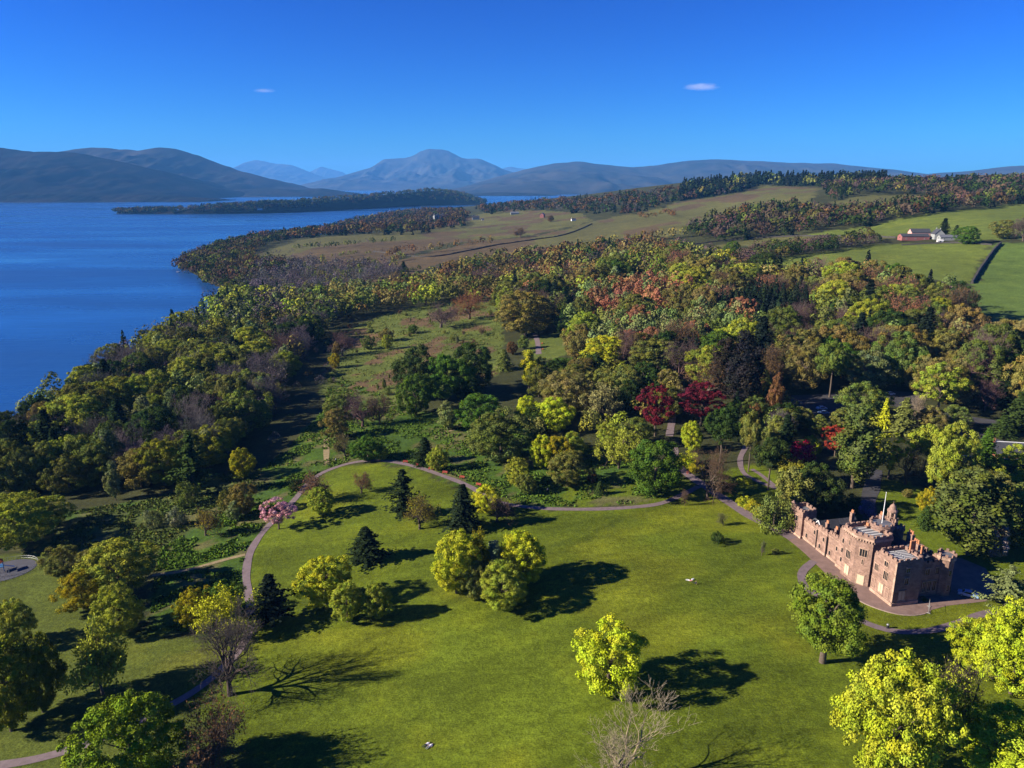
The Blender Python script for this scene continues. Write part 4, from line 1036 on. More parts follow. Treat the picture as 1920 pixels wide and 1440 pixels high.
WSHORT = dict(shore='loch side wood', belt='tree belt', grey='grey wood', point='wooded point', strip='shore strip', coral='coral larches', poplar='poplar stand', spruce='spruce block', main='main wood', brown='russet wood', upper='wood beyond the farm',
              shelter='shelter belt', ridge='ridge plantation', slopewood='lower ridge wood', coast='coast wood', sky='skyline wood', yard='dark shrubbery', east='wood beyond the road', castle='castle grove', centre='central planting', mid='central thicket', lowleft='shaded glade')
WOODPOS = {}
for c in cands[:N_IND]: WOODPOS.setdefault(c[7], []).append(c)
def pos_phrase(c):
    """where a tree stands within its wood as one sees it: row from front to back, part from left to right, size"""
    L = WOODPOS[c[7]]; az = lambda q: q[0]/q[1]
    fx_ = sum(az(q) < az(c) for q in L)/max(1, len(L)-1); same = [q for q in L if abs(az(q)-az(c)) < .05]
    fy_ = sum(q[1] < c[1] for q in same)/max(1, len(same)-1) if len(same) > 1 else 0
    row = ['front row', 'second row', 'middle rows', 'back row'][min(3, int(fy_*3.999))]; part = ['far left', 'left', 'centre left', 'centre', 'centre right', 'right', 'far right'][min(6, int(fx_*6.999))]
    hs = sorted(q[3] for q in L); size = 'short' if c[3] < hs[len(hs)//3] else ('tall' if c[3] > hs[2*len(hs)//3] else 'middling')
    return size, row, part
made = {}
for i, c in enumerate(cands[:N_IND]):
    size, row, part = pos_phrase(c)
    made.setdefault('%s %s %s in the %s, %s, %s' % (size, COLW[c[6]], KINDW[c[5]], WSHORT.get(c[7], 'field rows'), row, part), []).append((i, c))
for lab, L in made.items():
    for i, c in L:
        x, y, z, h, wid, kind, colr, wname, where = c
        tree_at(KINDN.get(kind, 'broadleaf_tree'), x, y, z, h, wid/WIDTH0[kind], kind, colr, lab, 'trees ' + where, 'shrub' if kind == 'bush' else 'tree', 1000+i)
masses = {}
for c in cands[N_IND:]:
    x, y, z, h, wid, kind, colr, wname, where = c
    if not in_view(c) and math.hypot(x, y) > 420: continue
    dist = math.hypot(x, y); K = 250 if dist < 560 else (150 if dist < 900 else (76 if dist < 1500 else 40))
    self_shade = .72 if wname in FAR and wname != 'brown' else 1.0  # far tree colours darkened to stand in for self-shadow their crowns lack
    masses.setdefault(wname, Mass()).tree(x, y, z, h, wid/(.38 if kind == 'narrow' else (.42 if kind == 'conifer' else (.62 if kind == 'fir' else .95))), kind, np.array(TC[colr])*self_shade*rw.uniform(.85, 1.15, 3)*rw.uniform(.65, 1.3), K, rw)
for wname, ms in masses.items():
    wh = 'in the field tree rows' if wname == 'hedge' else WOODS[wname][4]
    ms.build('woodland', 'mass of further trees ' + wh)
# trees of the headland across the bay
hm = Mass(); hv = np.c_[HX.ravel(), HY.ravel(), HZ.ravel()]; hv = hv[hv[:, 2] > WATER+1.2]
for i in rw.integers(0, len(hv), 1500):
    p = hv[i]+rw.uniform(-14, 14, 3)*np.array([1, 1, 0]); h = rw.uniform(12, 21); kind, colr = [('round','olive'),('round','dgreen'),('bare','brown'),('conifer','fir'),('round','rust'),('round','dgreen')][rw.integers(0, 6)]
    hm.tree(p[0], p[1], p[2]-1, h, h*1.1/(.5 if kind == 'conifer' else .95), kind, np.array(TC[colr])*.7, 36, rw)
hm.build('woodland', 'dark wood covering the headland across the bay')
print('trees', TREE_N[0], 'wood trees', len(cands), 'faces', sum(len(o.data.polygons) for o in COL.objects if o.type == 'MESH' and o.get('kind')))

# young trees scattered over the open slope, and tufts of rough grass
sl = np.array(COVER_W[6][1]); k = 0
while k < 110:
    x, y = rw.uniform(sl[:, 0].min(), sl[:, 0].max()), rw.uniform(sl[:, 1].min(), sl[:, 1].max())
    if not poly_in(sl, np.array([x]), np.array([y]))[0] or (np.hypot(TK[:, 0]-x, TK[:, 1]-y) < TK[:, 2]+1).any(): continue
    kind, colr = [('bush','mid'),('bush','olive'),('narrow','sage'),('bud','rust'),('narrow','mid'),('bush','dgreen')][rw.integers(0, 6)]
    h = 1.5+4.5*rw.random()**2; wd = h*(.45 if kind == 'narrow' else .8)
    tree_at('sapling', x, y, h1(x, y), h, wd/WIDTH0[kind], kind, colr, 'small %s sapling scattered over the open grassy slope' % COLW[colr], 'saplings on the open slope', 'sapling', 3000+k); k += 1
tp = []; tc_ = []
for ci, n, base in ((2, 9000, (.075, .105, .022)), (3, 9000, (.075, .135, .016)), (4, 26000, (.07, .12, .016)), (6, 9000, (.10, .12, .03))):
    w = np.array(COVER_W[ci][1]); x = rw.uniform(w[:, 0].min(), w[:, 0].max(), n*3); y = rw.uniform(w[:, 1].min(), w[:, 1].max(), n*3)
    m = poly_in(w, x, y) & (fbm(x/6., y/6., 3, 77) > .44); x, y = x[m][:n], y[m][:n]
    tp.append(np.c_[x, y, hgt(x, y)+.18]); tc_.append(np.array(base)*rw.uniform(.6, 1.4, (len(x), 1))*np.where(rw.random((len(x), 1)) < .1, [[1.6, 1.1, 1.2]], [[1, 1, 1]]))
tp = np.concatenate(tp); tc_ = np.concatenate(tc_)
# keep the paths clear of tufts
pk_ = np.concatenate([np.array(GP(l_)) for l_ in ([(430,1240),(462,1195),(470,1150),(465,1110),(462,1070),(472,1030),(485,1008),(500,990),(520,968),(545,945),(565,922),(585,900),(620,880),(645,872),(670,866),(695,864),(720,864),(748,868),(775,874),(800,882),(830,892),(855,900),(880,912),(905,926),(930,940),(965,948),(1000,952),(1040,954),(1080,955),(1120,954),(1160,953),(1195,950),(1230,946),(1270,932)], [(285,1079),(320,1074),(350,1069),(385,1060),(420,1050),(460,1040)])])
pk_ = np.concatenate([pk_[:-1]*(1-t)+pk_[1:]*t for t in (0, .2, .4, .6, .8)])
dd = np.full(len(tp), 1e9)
for q_ in pk_: dd = np.minimum(dd, np.hypot(tp[:, 0]-q_[0], tp[:, 1]-q_[1]))
tp = tp[dd > 2.0]; tc_ = tc_[dd > 2.0]
nn = rw.normal(size=tp.shape)*np.array([1, 1, .5])+np.array([-.2, -.3, .6])
tag(link('rough_grass', leaf_mesh('rough_grass', tp, nn, rw.uniform(.16, .42, len(tp)), tc_)), 'tufts of long rough grass beside the paths and on the slope', 'grass', kind='stuff')

# ------------------------------------------------------------------ paths, drives and paving
PATHM = simple('path_tarmac', (.155, .115, .120), .9, .25, .8, .3, 5)
DIRT = simple('trodden_earth', (.22, .17, .085), .95, .3, .6, .4, 3)
ASPH = simple('asphalt', (.045, .043, .048), .9, .25, .5, .2, 4)
COURT = simple('forecourt_gravel', (.19, .125, .105), .92, .28, .45, .3, 5)
KERB = simple('stone_kerb', (.30, .22, .18), .9, .25, 2)
def spline(P, step=1.5):
    P = np.array(P, float); out = []
    Q = np.vstack([2*P[0]-P[1], P, 2*P[-1]-P[-2]])
    for i in range(1, len(Q)-2):
        n = max(2, int(np.linalg.norm(Q[i+1]-Q[i])/step))
        for k in range(n):
            t = k/n; a, b, c, d = Q[i-1:i+3]
            out.append(.5*((2*b)+(-a+c)*t+(2*a-5*b+4*c-d)*t*t+(-a+3*b-3*c+d)*t**3))
    out.append(P[-1]); return np.array(out)
def ribbon(name, pix, width, mat, lift=.07, world=None, thick=0.0):
    L = spline(world if world is not None else GP(pix)); d = np.gradient(L, axis=0); d /= np.linalg.norm(d, axis=1, keepdims=True)+1e-9
    nrm = np.c_[-d[:, 1], d[:, 0]]; cols = np.linspace(-.5, .5, 5)
    w = width*(1+.06*np.sin(np.arange(len(L))*.7)+.05*np.sin(np.arange(len(L))*.23))
    X = L[:, None, 0]+nrm[:, None, 0]*cols*w[:, None]; Y = L[:, None, 1]+nrm[:, None, 1]*cols*w[:, None]
    Z = hgt(X.ravel(), Y.ravel()).reshape(X.shape)+lift
    i_ = np.arange(X.size).reshape(X.shape)
    f = np.stack([i_[:-1,:-1], i_[:-1,1:], i_[1:,1:], i_[1:,:-1]], -1).reshape(-1, 4)
    o = link(name, np_mesh(name, np.c_[X.ravel(), Y.ravel(), Z.ravel()], f, mat, smooth=True)); tag(o, kind='structure'); return o
def sheet(name, poly, mat, lift=.05, step=2.0):
    w = np.array(poly); x0, y0 = w.min(0); x1, y1 = w.max(0)
    import bmesh
    bm = bmesh.new(); vs_ = [bm.verts.new((x, y, 0)) for x, y in poly]; bm.faces.new(vs_)
    for ax, lo, hi in ((0, x0, x1), (1, y0, y1)):
        for t in np.arange(lo+step, hi, step):
            co = [0, 0, 0]; co[ax] = t; no = [0, 0, 0]; no[ax] = 1
            bmesh.ops.bisect_plane(bm, geom=bm.verts[:]+bm.edges[:]+bm.faces[:], plane_co=co, plane_no=no)
    V_ = np.array([v.co[:] for v in bm.verts]); Z = hgt(V_[:, 0], V_[:, 1])+lift
    for v, z in zip(bm.verts, Z): v.co.z = z
    bmesh.ops.recalc_face_normals(bm, faces=bm.faces[:])
    me = bpy.data.meshes.new(name); bm.to_mesh(me); bm.free(); me.materials.append(mat)
    o = link(name, me); tag(o, kind='structure'); return o
ribbon('footpath', [(-40,1440),(60,1425),(150,1400),(195,1384),(315,1325),(380,1285),(430,1240),(462,1195),(470,1150),(465,1110),(462,1070),(472,1030),(500,990),(545,945),(585,900),(620,880),(670,866),(720,864),(775,874),(830,892),(880,912),(930,940),(1000,952),(1080,955),(1160,953),(1230,946),(1270,932),(1310,912)], 2.1, PATHM)
ribbon('drive', [(1262,838),(1266,868),(1290,890),(1322,912),(1355,934),(1400,964),(1450,990),(1487,1010)], 3.4, PATHM, .078)
ribbon('footpath', [(1526,1052),(1506,1070),(1503,1085),(1512,1103),(1545,1122),(1590,1148),(1628,1170),(1680,1184),(1740,1183),(1790,1171),(1838,1153),(1900,1140)], 2.0, PATHM)
ribbon('footpath', [(1400,835),(1388,860),(1394,886),(1420,902),(1460,918)], 1.8, PATHM)
ribbon('footpath', [(1460,918),(1430,893),(1410,880)], 1.5, PATHM, .082)
ribbon('footpath', [(1003,625),(1008,642),(1010,664)], 3.2, PATHM)
ribbon('footpath', [(1255,818),(1258,800),(1264,770)], 2.8, PATHM, .086)
ribbon('dirt_track', [(285,1079),(350,1069),(420,1050),(460,1040)], 1.5, DIRT)
ribbon('dirt_track', [(812,822),(830,812),(852,806)], 1.6, DIRT)
ribbon('dirt_track', [(612,822),(612,845),(612,872)], 2.2, DIRT)
ribbon('driveway', [(1640,880),(1636,910),(1628,940),(1632,975)], 4.5, ASPH)
ribbon('access_road', [(1560,756),(1640,752),(1720,766),(1800,784),(1900,797),(2010,808)], 7, ASPH, .09)
ribbon('access_road', [(1785,790),(1800,806),(1870,830),(1960,845)], 8, ASPH, .105)
sheet('car_park', GP([(1478,742),(1592,736),(1602,774),(1560,780),(1482,780)]), ASPH, .07, 3)
sheet('car_park', GP([(1658,733),(1728,736),(1722,764),(1652,756)]), ASPH, .074, 3)
CASTLE_O = np.array([79.8, 190.0]); CU = np.array([.217, -.976]); CU /= np.linalg.norm(CU); CW = np.array([-CU[1], CU[0]])
def cworld(u, w): return tuple(CASTLE_O+CU*u+CW*w)
sheet('forecourt', [cworld(*p) for p in ((-4,-1.5),(2,-4.6),(8,-4.4),(13,-4.6),(19,-5.2),(26,-6.0),(33,-6.2),(38,-5.0),(42.2,-2.0),(44.0,1.5),(44.2,5.0),(43.4,7.5),(42.6,13),(43.0,24),(40.5,30),(30,36),(24,34),(24,20),(30,14),(24,2),(-2,1))], COURT, .05, 3)
tag(link('forecourt_kerb', None), kind='structure') if False else None
kb = [cworld(*p) for p in ((33,-6.3),(38,-5.1),(42.3,-2.0),(44.2,1.5),(44.4,5.0),(43.6,7.5))]
L_ = spline(kb, 1.0); km = MB()
for a, b in zip(L_[:-1], L_[1:]):
    d = (b-a)/np.linalg.norm(b-a); n_ = np.array([-d[1], d[0]])*.12
    km.prism([tuple(a-n_), tuple(b-n_), tuple(b+n_), tuple(a+n_)], -.2, .14)
tag(km.build('kerb', KERB), kind='structure')

# ------------------------------------------------------------------ the castle
def stone_mat(name, c1, c2, mortar):
    m, nt, out = new_mat(name)
    b = N(nt, 'ShaderNodeBsdfPrincipled'); b.inputs['Roughness'].default_value = .92; b.inputs['Specular IOR Level'].default_value = .15
    g = N(nt, 'ShaderNodeNewGeometry'); tc = N(nt, 'ShaderNodeTexCoord')
    # brick courses run round any wall: horizontal coordinate along the wall, vertical from height
    sx = N(nt, 'ShaderNodeSeparateXYZ'); nt.links.new(tc.outputs['Object'], sx.inputs[0])
    ad = N(nt, 'ShaderNodeMath', operation='ADD'); nt.links.new(sx.outputs[0], ad.inputs[0]); nt.links.new(sx.outputs[1], ad.inputs[1])
    cx = N(nt, 'ShaderNodeCombineXYZ'); nt.links.new(ad.outputs[0], cx.inputs[0]); nt.links.new(sx.outputs[2], cx.inputs[1])
    br = N(nt, 'ShaderNodeTexBrick'); br.inputs['Scale'].default_value = 1.0; br.inputs['Brick Width'].default_value = .75; br.inputs['Row Height'].default_value = .34
    br.inputs['Mortar Size'].default_value = .02; br.inputs['Color1'].default_value = (*c1, 1); br.inputs['Color2'].default_value = (*c2, 1); br.inputs['Mortar'].default_value = (*mortar, 1); br.inputs['Bias'].default_value = -.1
    nt.links.new(cx.outputs[0], br.inputs['Vector'])
    n = noise_node(nt, .55, 6, .65); rm = N(nt, 'ShaderNodeMapRange'); rm.inputs[1].default_value = .3; rm.inputs[2].default_value = .7; rm.inputs[3].default_value = .6; rm.inputs[4].default_value = 1.35
    nt.links.new(n.outputs[0], rm.inputs[0])
    mx = N(nt, 'ShaderNodeMix', data_type='RGBA', blend_type='MULTIPLY'); mx.inputs[0].default_value = 1
    nt.links.new(br.outputs[0], mx.inputs[6]); nt.links.new(rm.outputs[0], mx.inputs[7])
    n3 = noise_node(nt, 3.5, 3, .6); r3 = N(nt, 'ShaderNodeMapRange'); r3.inputs[3].default_value = .75; r3.inputs[4].default_value = 1.25
    nt.links.new(n3.outputs[0], r3.inputs[0]); m3 = N(nt, 'ShaderNodeMix', data_type='RGBA', blend_type='MULTIPLY'); m3.inputs[0].default_value = 1
    nt.links.new(mx.outputs[2], m3.inputs[6]); nt.links.new(r3.outputs[0], m3.inputs[7])
    nt.links.new(m3.outputs[2], b.inputs['Base Color'])
    bp = N(nt, 'ShaderNodeBump'); bp.inputs['Strength'].default_value = .6; bp.inputs['Distance'].default_value = .06
    nt.links.new(br.outputs['Fac'], bp.inputs['Height']); bp.invert = True; nt.links.new(bp.outputs[0], b.inputs['Normal'])
    nt.links.new(b.outputs[0], out.inputs[0]); return m
STONE = stone_mat('red_sandstone', (.285, .178, .135), (.195, .118, .09), (.28, .195, .155))
ASHLAR = stone_mat('pale_ashlar', (.42, .28, .205), (.34, .22, .16), (.32, .22, .17))
SLATE = simple('slate', (.055, .057, .066), .85, .3, 1.2, .4, 6, 0, .1)
LEAD = simple('lead_roof', (.13, .135, .15), .5, .2, .6, .1, 3, 0, .4)
BATTEN = simple('pale_roof_boards', (.45, .44, .42), .7, .15, 2)
GLASS = simple('dark_glass', (.012, .014, .018), .15, .2, 2, 0, 4, 0, .5)
BOARD = simple('cream_boarding', (.50, .38, .26), .85, .12, 1.5)
POT = simple('chimney_pot_clay', (.50, .21, .10), .85, .2, 4)
WHITE = simple('white_paint', (.75, .74, .72), .6, .08, 3)
BLACKM = simple('black_metal', (.02, .02, .022), .5, .2, 3)

castle = empty('castle', (CASTLE_O[0], CASTLE_O[1], .05), math.atan2(CU[1], CU[0]))
tag(castle, 'red sandstone castle with battlements, towers and a flagpole', 'castle')
MERLON = MB().box(-.46, .46, -.2, .2, 0, .6).mesh('merlon', STONE)
MERLON_S = MB().box(-.3, .3, -.16, .16, 0, .55).mesh('merlon', STONE)
def merlons(part, p, q, z, n=None, small=False, t=0.0):
    L = math.hypot(q[0]-p[0], q[1]-p[1]); gap = 1.1 if small else 1.55; n = n or max(2, int(round(L/gap)))
    a = math.atan2(q[1]-p[1], q[0]-p[0])
    for i in range(n):
        f = (i+.5)/n; o = link('merlon', MERLON_S if small else MERLON, part, (p[0]+(q[0]-p[0])*f, p[1]+(q[1]-p[1])*f, z)); o.rotation_euler = (0, 0, a)
def polyprism(name, poly, z0, z1, mat=STONE, parent=castle): return MB().prism(poly, z0, z1).build(name, mat, parent)
def parapet(part, poly, z, t=.4, h=.55, skip=(), small=False, mer=True, n_per=None):
    """thin wall round the top edge of a tower, with merlons standing on it"""
    m = MB(); P_ = np.array(poly, float); c = P_.mean(0)
    inner = [tuple(c+(p-c)*(1-t/ max(.4, np.linalg.norm(p-c)))) for p in P_]
    n = len(poly)
    for i in range(n):
        if i in skip: continue
        j = (i+1) % n; m.prism([poly[i], poly[j], inner[j], inner[i]], z, z+h)
        if mer:
            a = (np.array(poly[i])+np.array(inner[i]))/2; b = (np.array(poly[j])+np.array(inner[j]))/2
            merlons(part, tuple(a), tuple(b), z+h, n_per, small)
    m.build('parapet', STONE, part)
def rect(u0, u1, w0, w1): return [(u0, w0), (u1, w0), (u1, w1), (u0, w1)]
def ngon(cu, cw, r, n, a0=0): return [(cu+r*math.cos(a0+2*math.pi*i/n), cw+r*math.sin(a0+2*math.pi*i/n)) for i in range(n)]
def window(part, u, w, z, wd, ht, ang, lights=2, mat=GLASS, hood=True):
    """stone surround proud of the wall, dark glass set back inside it, mullions; ang = direction the window faces"""
    m = MB(); f = .16
    m.box(-wd/2-f, -wd/2, -.12, .10, -f, ht+f).box(wd/2, wd/2+f, -.12, .10, -f, ht+f).box(-wd/2, wd/2, -.12, .10, ht, ht+f).box(-wd/2, wd/2, -.12, .16, -f, 0)
    for k in range(1, lights): x = -wd/2+wd*k/lights; m.box(x-.05, x+.05, -.1, .06, 0, ht)
    if hood: m.box(-wd/2-.3, wd/2+.3, -.1, .18, ht+f+.02, ht+f+.16)
    o = m.build('window', ASHLAR, part, (u, w, z)); o.rotation_euler = (0, 0, ang)
    MB().box(-wd/2, wd/2, -.1, .012, 0, ht).build('pane', mat, o); return o
OUT = math.pi        # facing out of the long front (local -Y); window is modelled facing +Y
END = -math.pi/2     # facing the near end (local +X)
# far end tower
P1 = rect(0, 5, -.7, 3.6); tw = polyprism('end_tower', P1, 0, 7.2); parapet(tw, P1, 7.2); MB().box(.45, 4.55, -.25, 3.15, 7.2, 7.3).build('roof', LEAD, tw)
MB().lathe(0, -.5, [(.15, 4.6), (.6, 5.4), (.6, 8.6), (.5, 8.7), (.12, 9.3)], 10).build('bartizan', STONE, tw)
window(tw, 2.6, -.7, 4.3, .9, 1.5, OUT, 1); MB().box(-.3, 5.3, -1.0, -.7, 0, .6).build('plinth', ASHLAR, tw)
# long curtain wall, in three stepped lengths
for (u0, u1, w0, z1, cnt) in ((5, 11.5, 0, 6.1, 4), (11.5, 15.5, -.25, 6.7, 3), (15.5, 20.6, 0, 7.0, 4)):
    wl_ = MB().box(u0, u1, w0, .7, 0, z1).build('curtain_wall', STONE, castle); merlons(wl_, (u0+.2, w0+.25), (u1-.2, w0+.25), z1, cnt)
    MB().box(u0+.003, u1-.003, w0-.18, w0-.003, 0, .7).build('plinth', ASHLAR, wl_)
    MB().box(u0+.003, u1-.003, w0-.10, w0-.003, z1-.9, z1-.7).build('string_course', ASHLAR, wl_)
    for k in range(cnt-1):
        u = u0+(u1-u0)*(k+1)/cnt; 
        if k == cnt-2: window(wl_, u, w0, 3.6, .6, 1.1, OUT, 1, hood=False)
        if k == 0: window(wl_, u, w0, 1.0, .7, 1.2, OUT, 1, hood=False)
for u in (11.4, 15.6): MB().box(u-.12, u+.12, -.5, -.26, 0, 5.6).build('downpipe', BLACKM, castle)
# slim stair turret
P2 = rect(20.6, 24.0, -.75, 2.6); tw = polyprism('stair_turret', P2, 0, 10.2); parapet(tw, P2, 10.2); MB().box(21, 23.6, -.35, 2.2, 10.2, 10.3).build('roof', LEAD, tw)
for z in (2.2, 4.8, 7.4): window(tw, 22.3, -.75, z, .6, 1.2, OUT, 1, hood=False)
MB().box(20.5, 24.003, -.95, -.753, 0, .8).build('plinth', ASHLAR, tw)
# great entrance tower with canted front
P3 = [(24.0, -2.0), (28.3, -2.0), (31.4, .3), (31.4, 5.2), (24.0, 5.2)]
tw = polyprism('entrance_tower', P3, 0, 12.0); P3b = [(23.72, -2.28), (28.4, -2.28), (31.68, .18), (31.68, 5.45), (23.72, 5.45)]
MB().prism(P3b, 12.0, 12.6).build('corbel_course', ASHLAR, tw); parapet(tw, P3b, 12.6, .42, .5)
MB().prism([(24.5, -1.5), (28.1, -1.5), (30.8, .5), (30.8, 4.6), (24.5, 4.6)], 12.6, 12.72).build('roof', LEAD, tw)
for k in range(5): MB().box(25.2+k*1.2, 25.75+k*1.2, .6, 4.2, 12.74, 12.8).build('roof_board', BATTEN, tw)
C3 = MB().box(-.14, .14, -.1, .25, 0, .5).mesh('corbel', ASHLAR)
for (p, q) in ((P3[0], P3[1]), (P3[1], P3[2]), (P3[2], P3[3])):
    L = math.hypot(q[0]-p[0], q[1]-p[1]); n = int(L/.6); a = math.atan2(q[1]-p[1], q[0]-p[0])+math.pi
    for i in range(n):
        f = (i+.5)/n; o = link('corbel', C3, tw, (p[0]+(q[0]-p[0])*f, p[1]+(q[1]-p[1])*f, 11.5)); o.rotation_euler = (0, 0, a)
a1 = math.atan2(P3[1][1]-P3[0][1], P3[1][0]-P3[0][0])+math.pi; a2 = math.atan2(P3[2][1]-P3[1][1], P3[2][0]-P3[1][0])+math.pi
mid = lambda p, q, f=.5: (p[0]+(q[0]-p[0])*f, p[1]+(q[1]-p[1])*f)
c = mid(P3[0], P3[1]); window(tw, c[0], c[1], 5.4, 1.5, 2.0, a1, 3); window(tw, c[0], c[1], 9.0, .25, 1.3, a1, 1, hood=False); window(tw, c[0], c[1], 1.0, 1.6, 2.4, a1, 2, BOARD)
c = mid(P3[1], P3[2]); window(tw, c[0], c[1], 7.6, 1.7, 1.9, a2, 3); window(tw, c[0], c[1], 5.6, .25, 1.2, a2, 1, hood=False); d_ = window(tw, c[0], c[1], .1, 1.7, 2.5, a2, 1, BOARD); d_.name = 'door'
# near block
blk = polyprism('south_block', [(32.6, 0), (33.9, 0), (33.9, -.003), (40, -.003), (40, 7), (32.6, 7)], 0, 10.0)
MB().prism(rect(33.9, 40, 0, 7), 10.0, 10.9).build('upper_wall', STONE, blk)
parapet(blk, rect(33.9, 40, 0, 7), 10.9, .45, .4); merlons(blk, (32.6, .25), (33.9, .25), 10.0, 1)
MB().box(34.3, 39.6, .4, 6.6, 10.9, 11.0).build('roof', LEAD, blk)
for r_ in range(2):
    for k in range(7): MB().box(34.7+k*.7, 35.05+k*.7, .9+r_*2.8, 3.3+r_*2.8, 11.02, 11.09).build('roof_board', BATTEN, blk)
MB().box(32.6, 40.15, -.2, -.006, 0, .8).build('plinth', ASHLAR, blk)
MB().box(40.003, 40.2, -.2, 7, 0, .8).build('plinth', ASHLAR, blk)
for (u, z, wd, ht, l, mt) in ((33.8, 6.0, 1.1, 1.6, 3, GLASS), (37.0, 5.3, 1.4, 2.0, 3, GLASS), (36.7, 8.6, 1.1, 1.2, 2, GLASS), (33.4, 1.3, .9, 2.3, 1, STONE), (35.9, 1.3, 1.5, 2.3, 2, BOARD), (38.1, 1.2, .9, 2.4, 1, STONE)): window(blk, u, -.003, z, wd, ht, OUT, l, mt)
for (w, z, wd, ht, l, mt) in ((3.2, 8.4, .9, 1.0, 2, GLASS), (3.1, 5.2, 1.0, 1.6, 2, GLASS), (2.4, 1.2, 1.7, 2.4, 2, BOARD)): window(blk, 40.0, w, z, wd, ht, END, l, mt)
MB().box(39.6, 40.1, -.12, .0, 1, 10.8).build('quoins', ASHLAR, blk)
# hall wing
hall = polyprism('hall_wing', rect(28, 37.9, 7, 15), 0, 8.4); parapet(hall, rect(28, 37.9, 7, 15), 8.4, .4, .4, skip=(3,))
MB().gable(28.4, 37.4, 7.5, 14.5, 8.4, 10.2, 'x').build('roof', SLATE, hall)
for (w, z, wd, ht, l) in ((8.2, 5.6, .7, 1.6, 1), (10.6, 5.6, 1.1, 1.6, 2), (13.3, 5.6, 1.0, 1.7, 2), (10.2, 1.3, .8, 2.5, 2), (11.6, 1.3, .8, 2.5, 2), (13.0, 1.3, .8, 2.5, 2)): window(hall, 37.9, w, z, wd, ht, END, l)
P5 = ngon(37.4, 15.8, 1.9, 8, .39); ot = polyprism('corner_turret', P5, 0, 9.8); P5b = ngon(37.4, 15.8, 2.2, 8, .39); MB().prism(P5b, 9.4, 10.0).build('corbel_course', ASHLAR, ot); parapet(ot, P5b, 10.0, .35, .3, small=True, n_per=1)
MB().prism(ngon(37.4, 15.8, 1.7, 8, .39), 10.0, 10.1).build('roof', LEAD, ot)
for z in (1.5, 5.4): window(ot, 37.4+1.76, 15.8, z, .7, 1.5, END, 1, hood=False)
# main pile behind
pile = polyprism('main_pile', rect(22.5, 32.55, 5.25, 13.5), 0, 8.2)
rf = MB().gable(22.5, 32.5, 5.6, 13.4, 8.2, 10.9, 'x', .1).build('roof', SLATE, pile); sk = MB(); sk.box(-.5, .5, -.4, .4, 0, .08).build('rooflight_frame', WHITE, rf, (30.2, 7.2, 9.45)).rotation_euler = (math.atan2(2.7, 3.9), 0, 0)
MB().box(-.4, .4, -.3, .3, .05, .1).build('rooflight', GLASS, rf, (30.2, 7.2, 9.45)).rotation_euler = (math.atan2(2.7, 3.9), 0, 0)
rt = MB().lathe(26.4, 6.2, [(2.7, 0), (2.7, 13.2), (2.95, 13.5), (2.95, 14.0)], 20).build('round_tower', STONE, castle)
parapet(rt, ngon(26.4, 6.2, 2.9, 12), 14.0, .35, .25, small=True, n_per=1); MB().lathe(26.4, 6.2, [(2.5, 14.0), (2.5, 14.08)], 20).build('roof', LEAD, rt)
fp = MB().lathe(26.4, 6.2, [(.09, 14.0), (.09, 18.0), (.05, 22.0), (.05, 22.2)], 8).build('flagpole', WHITE, castle); MB().lathe(26.4, 6.2, [(.02, 22.2), (.11, 22.3), (.02, 22.42)], 8).build('finial', WHITE, fp)
bt = MB().lathe(22.6, 12.2, [(1.35, 0), (1.35, 11.4), (1.6, 11.8), (1.6, 12.5), (1.2, 12.55), (1.2, 13.2)], 10).build('bell_turret', STONE, castle)
for k in range(6):
    a = k*math.pi/3; MB().lathe(22.6+.95*math.cos(a), 12.2+.95*math.sin(a), [(.2, 13.2), (.16, 14.9)], 6).build('column', ASHLAR, bt)
    MB().lathe(22.6+1.45*math.cos(a), 12.2+1.45*math.sin(a), [(.2, 12.5), (.16, 13.1), (.02, 13.5)], 6).build('pinnacle', ASHLAR, bt)
MB().lathe(22.6, 12.2, [(1.25, 14.9), (1.25, 15.3), (.9, 15.7), (.7, 16.4), (.25, 16.9), (.1, 17.0), (.05, 17.6)], 12).build('cupola', STONE, bt); MB().box(-.4, .4, -.03, .03, 0, .1).build('weather_vane', BLACKM, bt, (22.6, 12.2, 17.55))
dr = MB().lathe(25.2, 12.2, [(1.4, 0), (1.4, 10.9), (1.65, 11.2), (1.65, 11.6)], 14).build('drum_turret', STONE, castle); parapet(dr, ngon(25.2, 12.2, 1.62, 8), 11.6, .3, .2, small=True, n_per=1)
MB().lathe(25.2, 12.2, [(1.35, 11.6), (1.35, 11.68)], 14).build('roof', LEAD, dr)
def stack(u, w, z0, z1, su, sw, npots, along='u', tall=1.0):
    s_ = MB().box(u-su/2, u+su/2, w-sw/2, w+sw/2, z0, z1).box(u-su/2-.08, u+su/2+.08, w-sw/2-.08, w+sw/2+.08, z1-.22, z1-.05).build('chimney_stack', STONE, castle)
    for k in range(npots):
        f = (k+.5)/npots-.5; MB().lathe(u+(f*su*.95 if along == 'u' else 0), w+(f*sw*.95 if along == 'w' else 0), [(.21, z1), (.17, z1+tall*.8), (.21, z1+tall*.85), (.19, z1+tall)], 8).build('chimney_pot', POT, s_)
stack(36.0, 7.1, 10.3, 11.7, .7, 1.7, 4, 'w', 2.4); stack(37.6, 8.4, 9.0, 11.0, .7, .8, 2, 'w', 2.4); stack(33.2, 10.8, 8.3, 11.6, 1.8, .7, 3, 'u', 1.0); stack(29.2, 12.6, 8.5, 12.0, 1.8, .8, 3, 'u', .8)
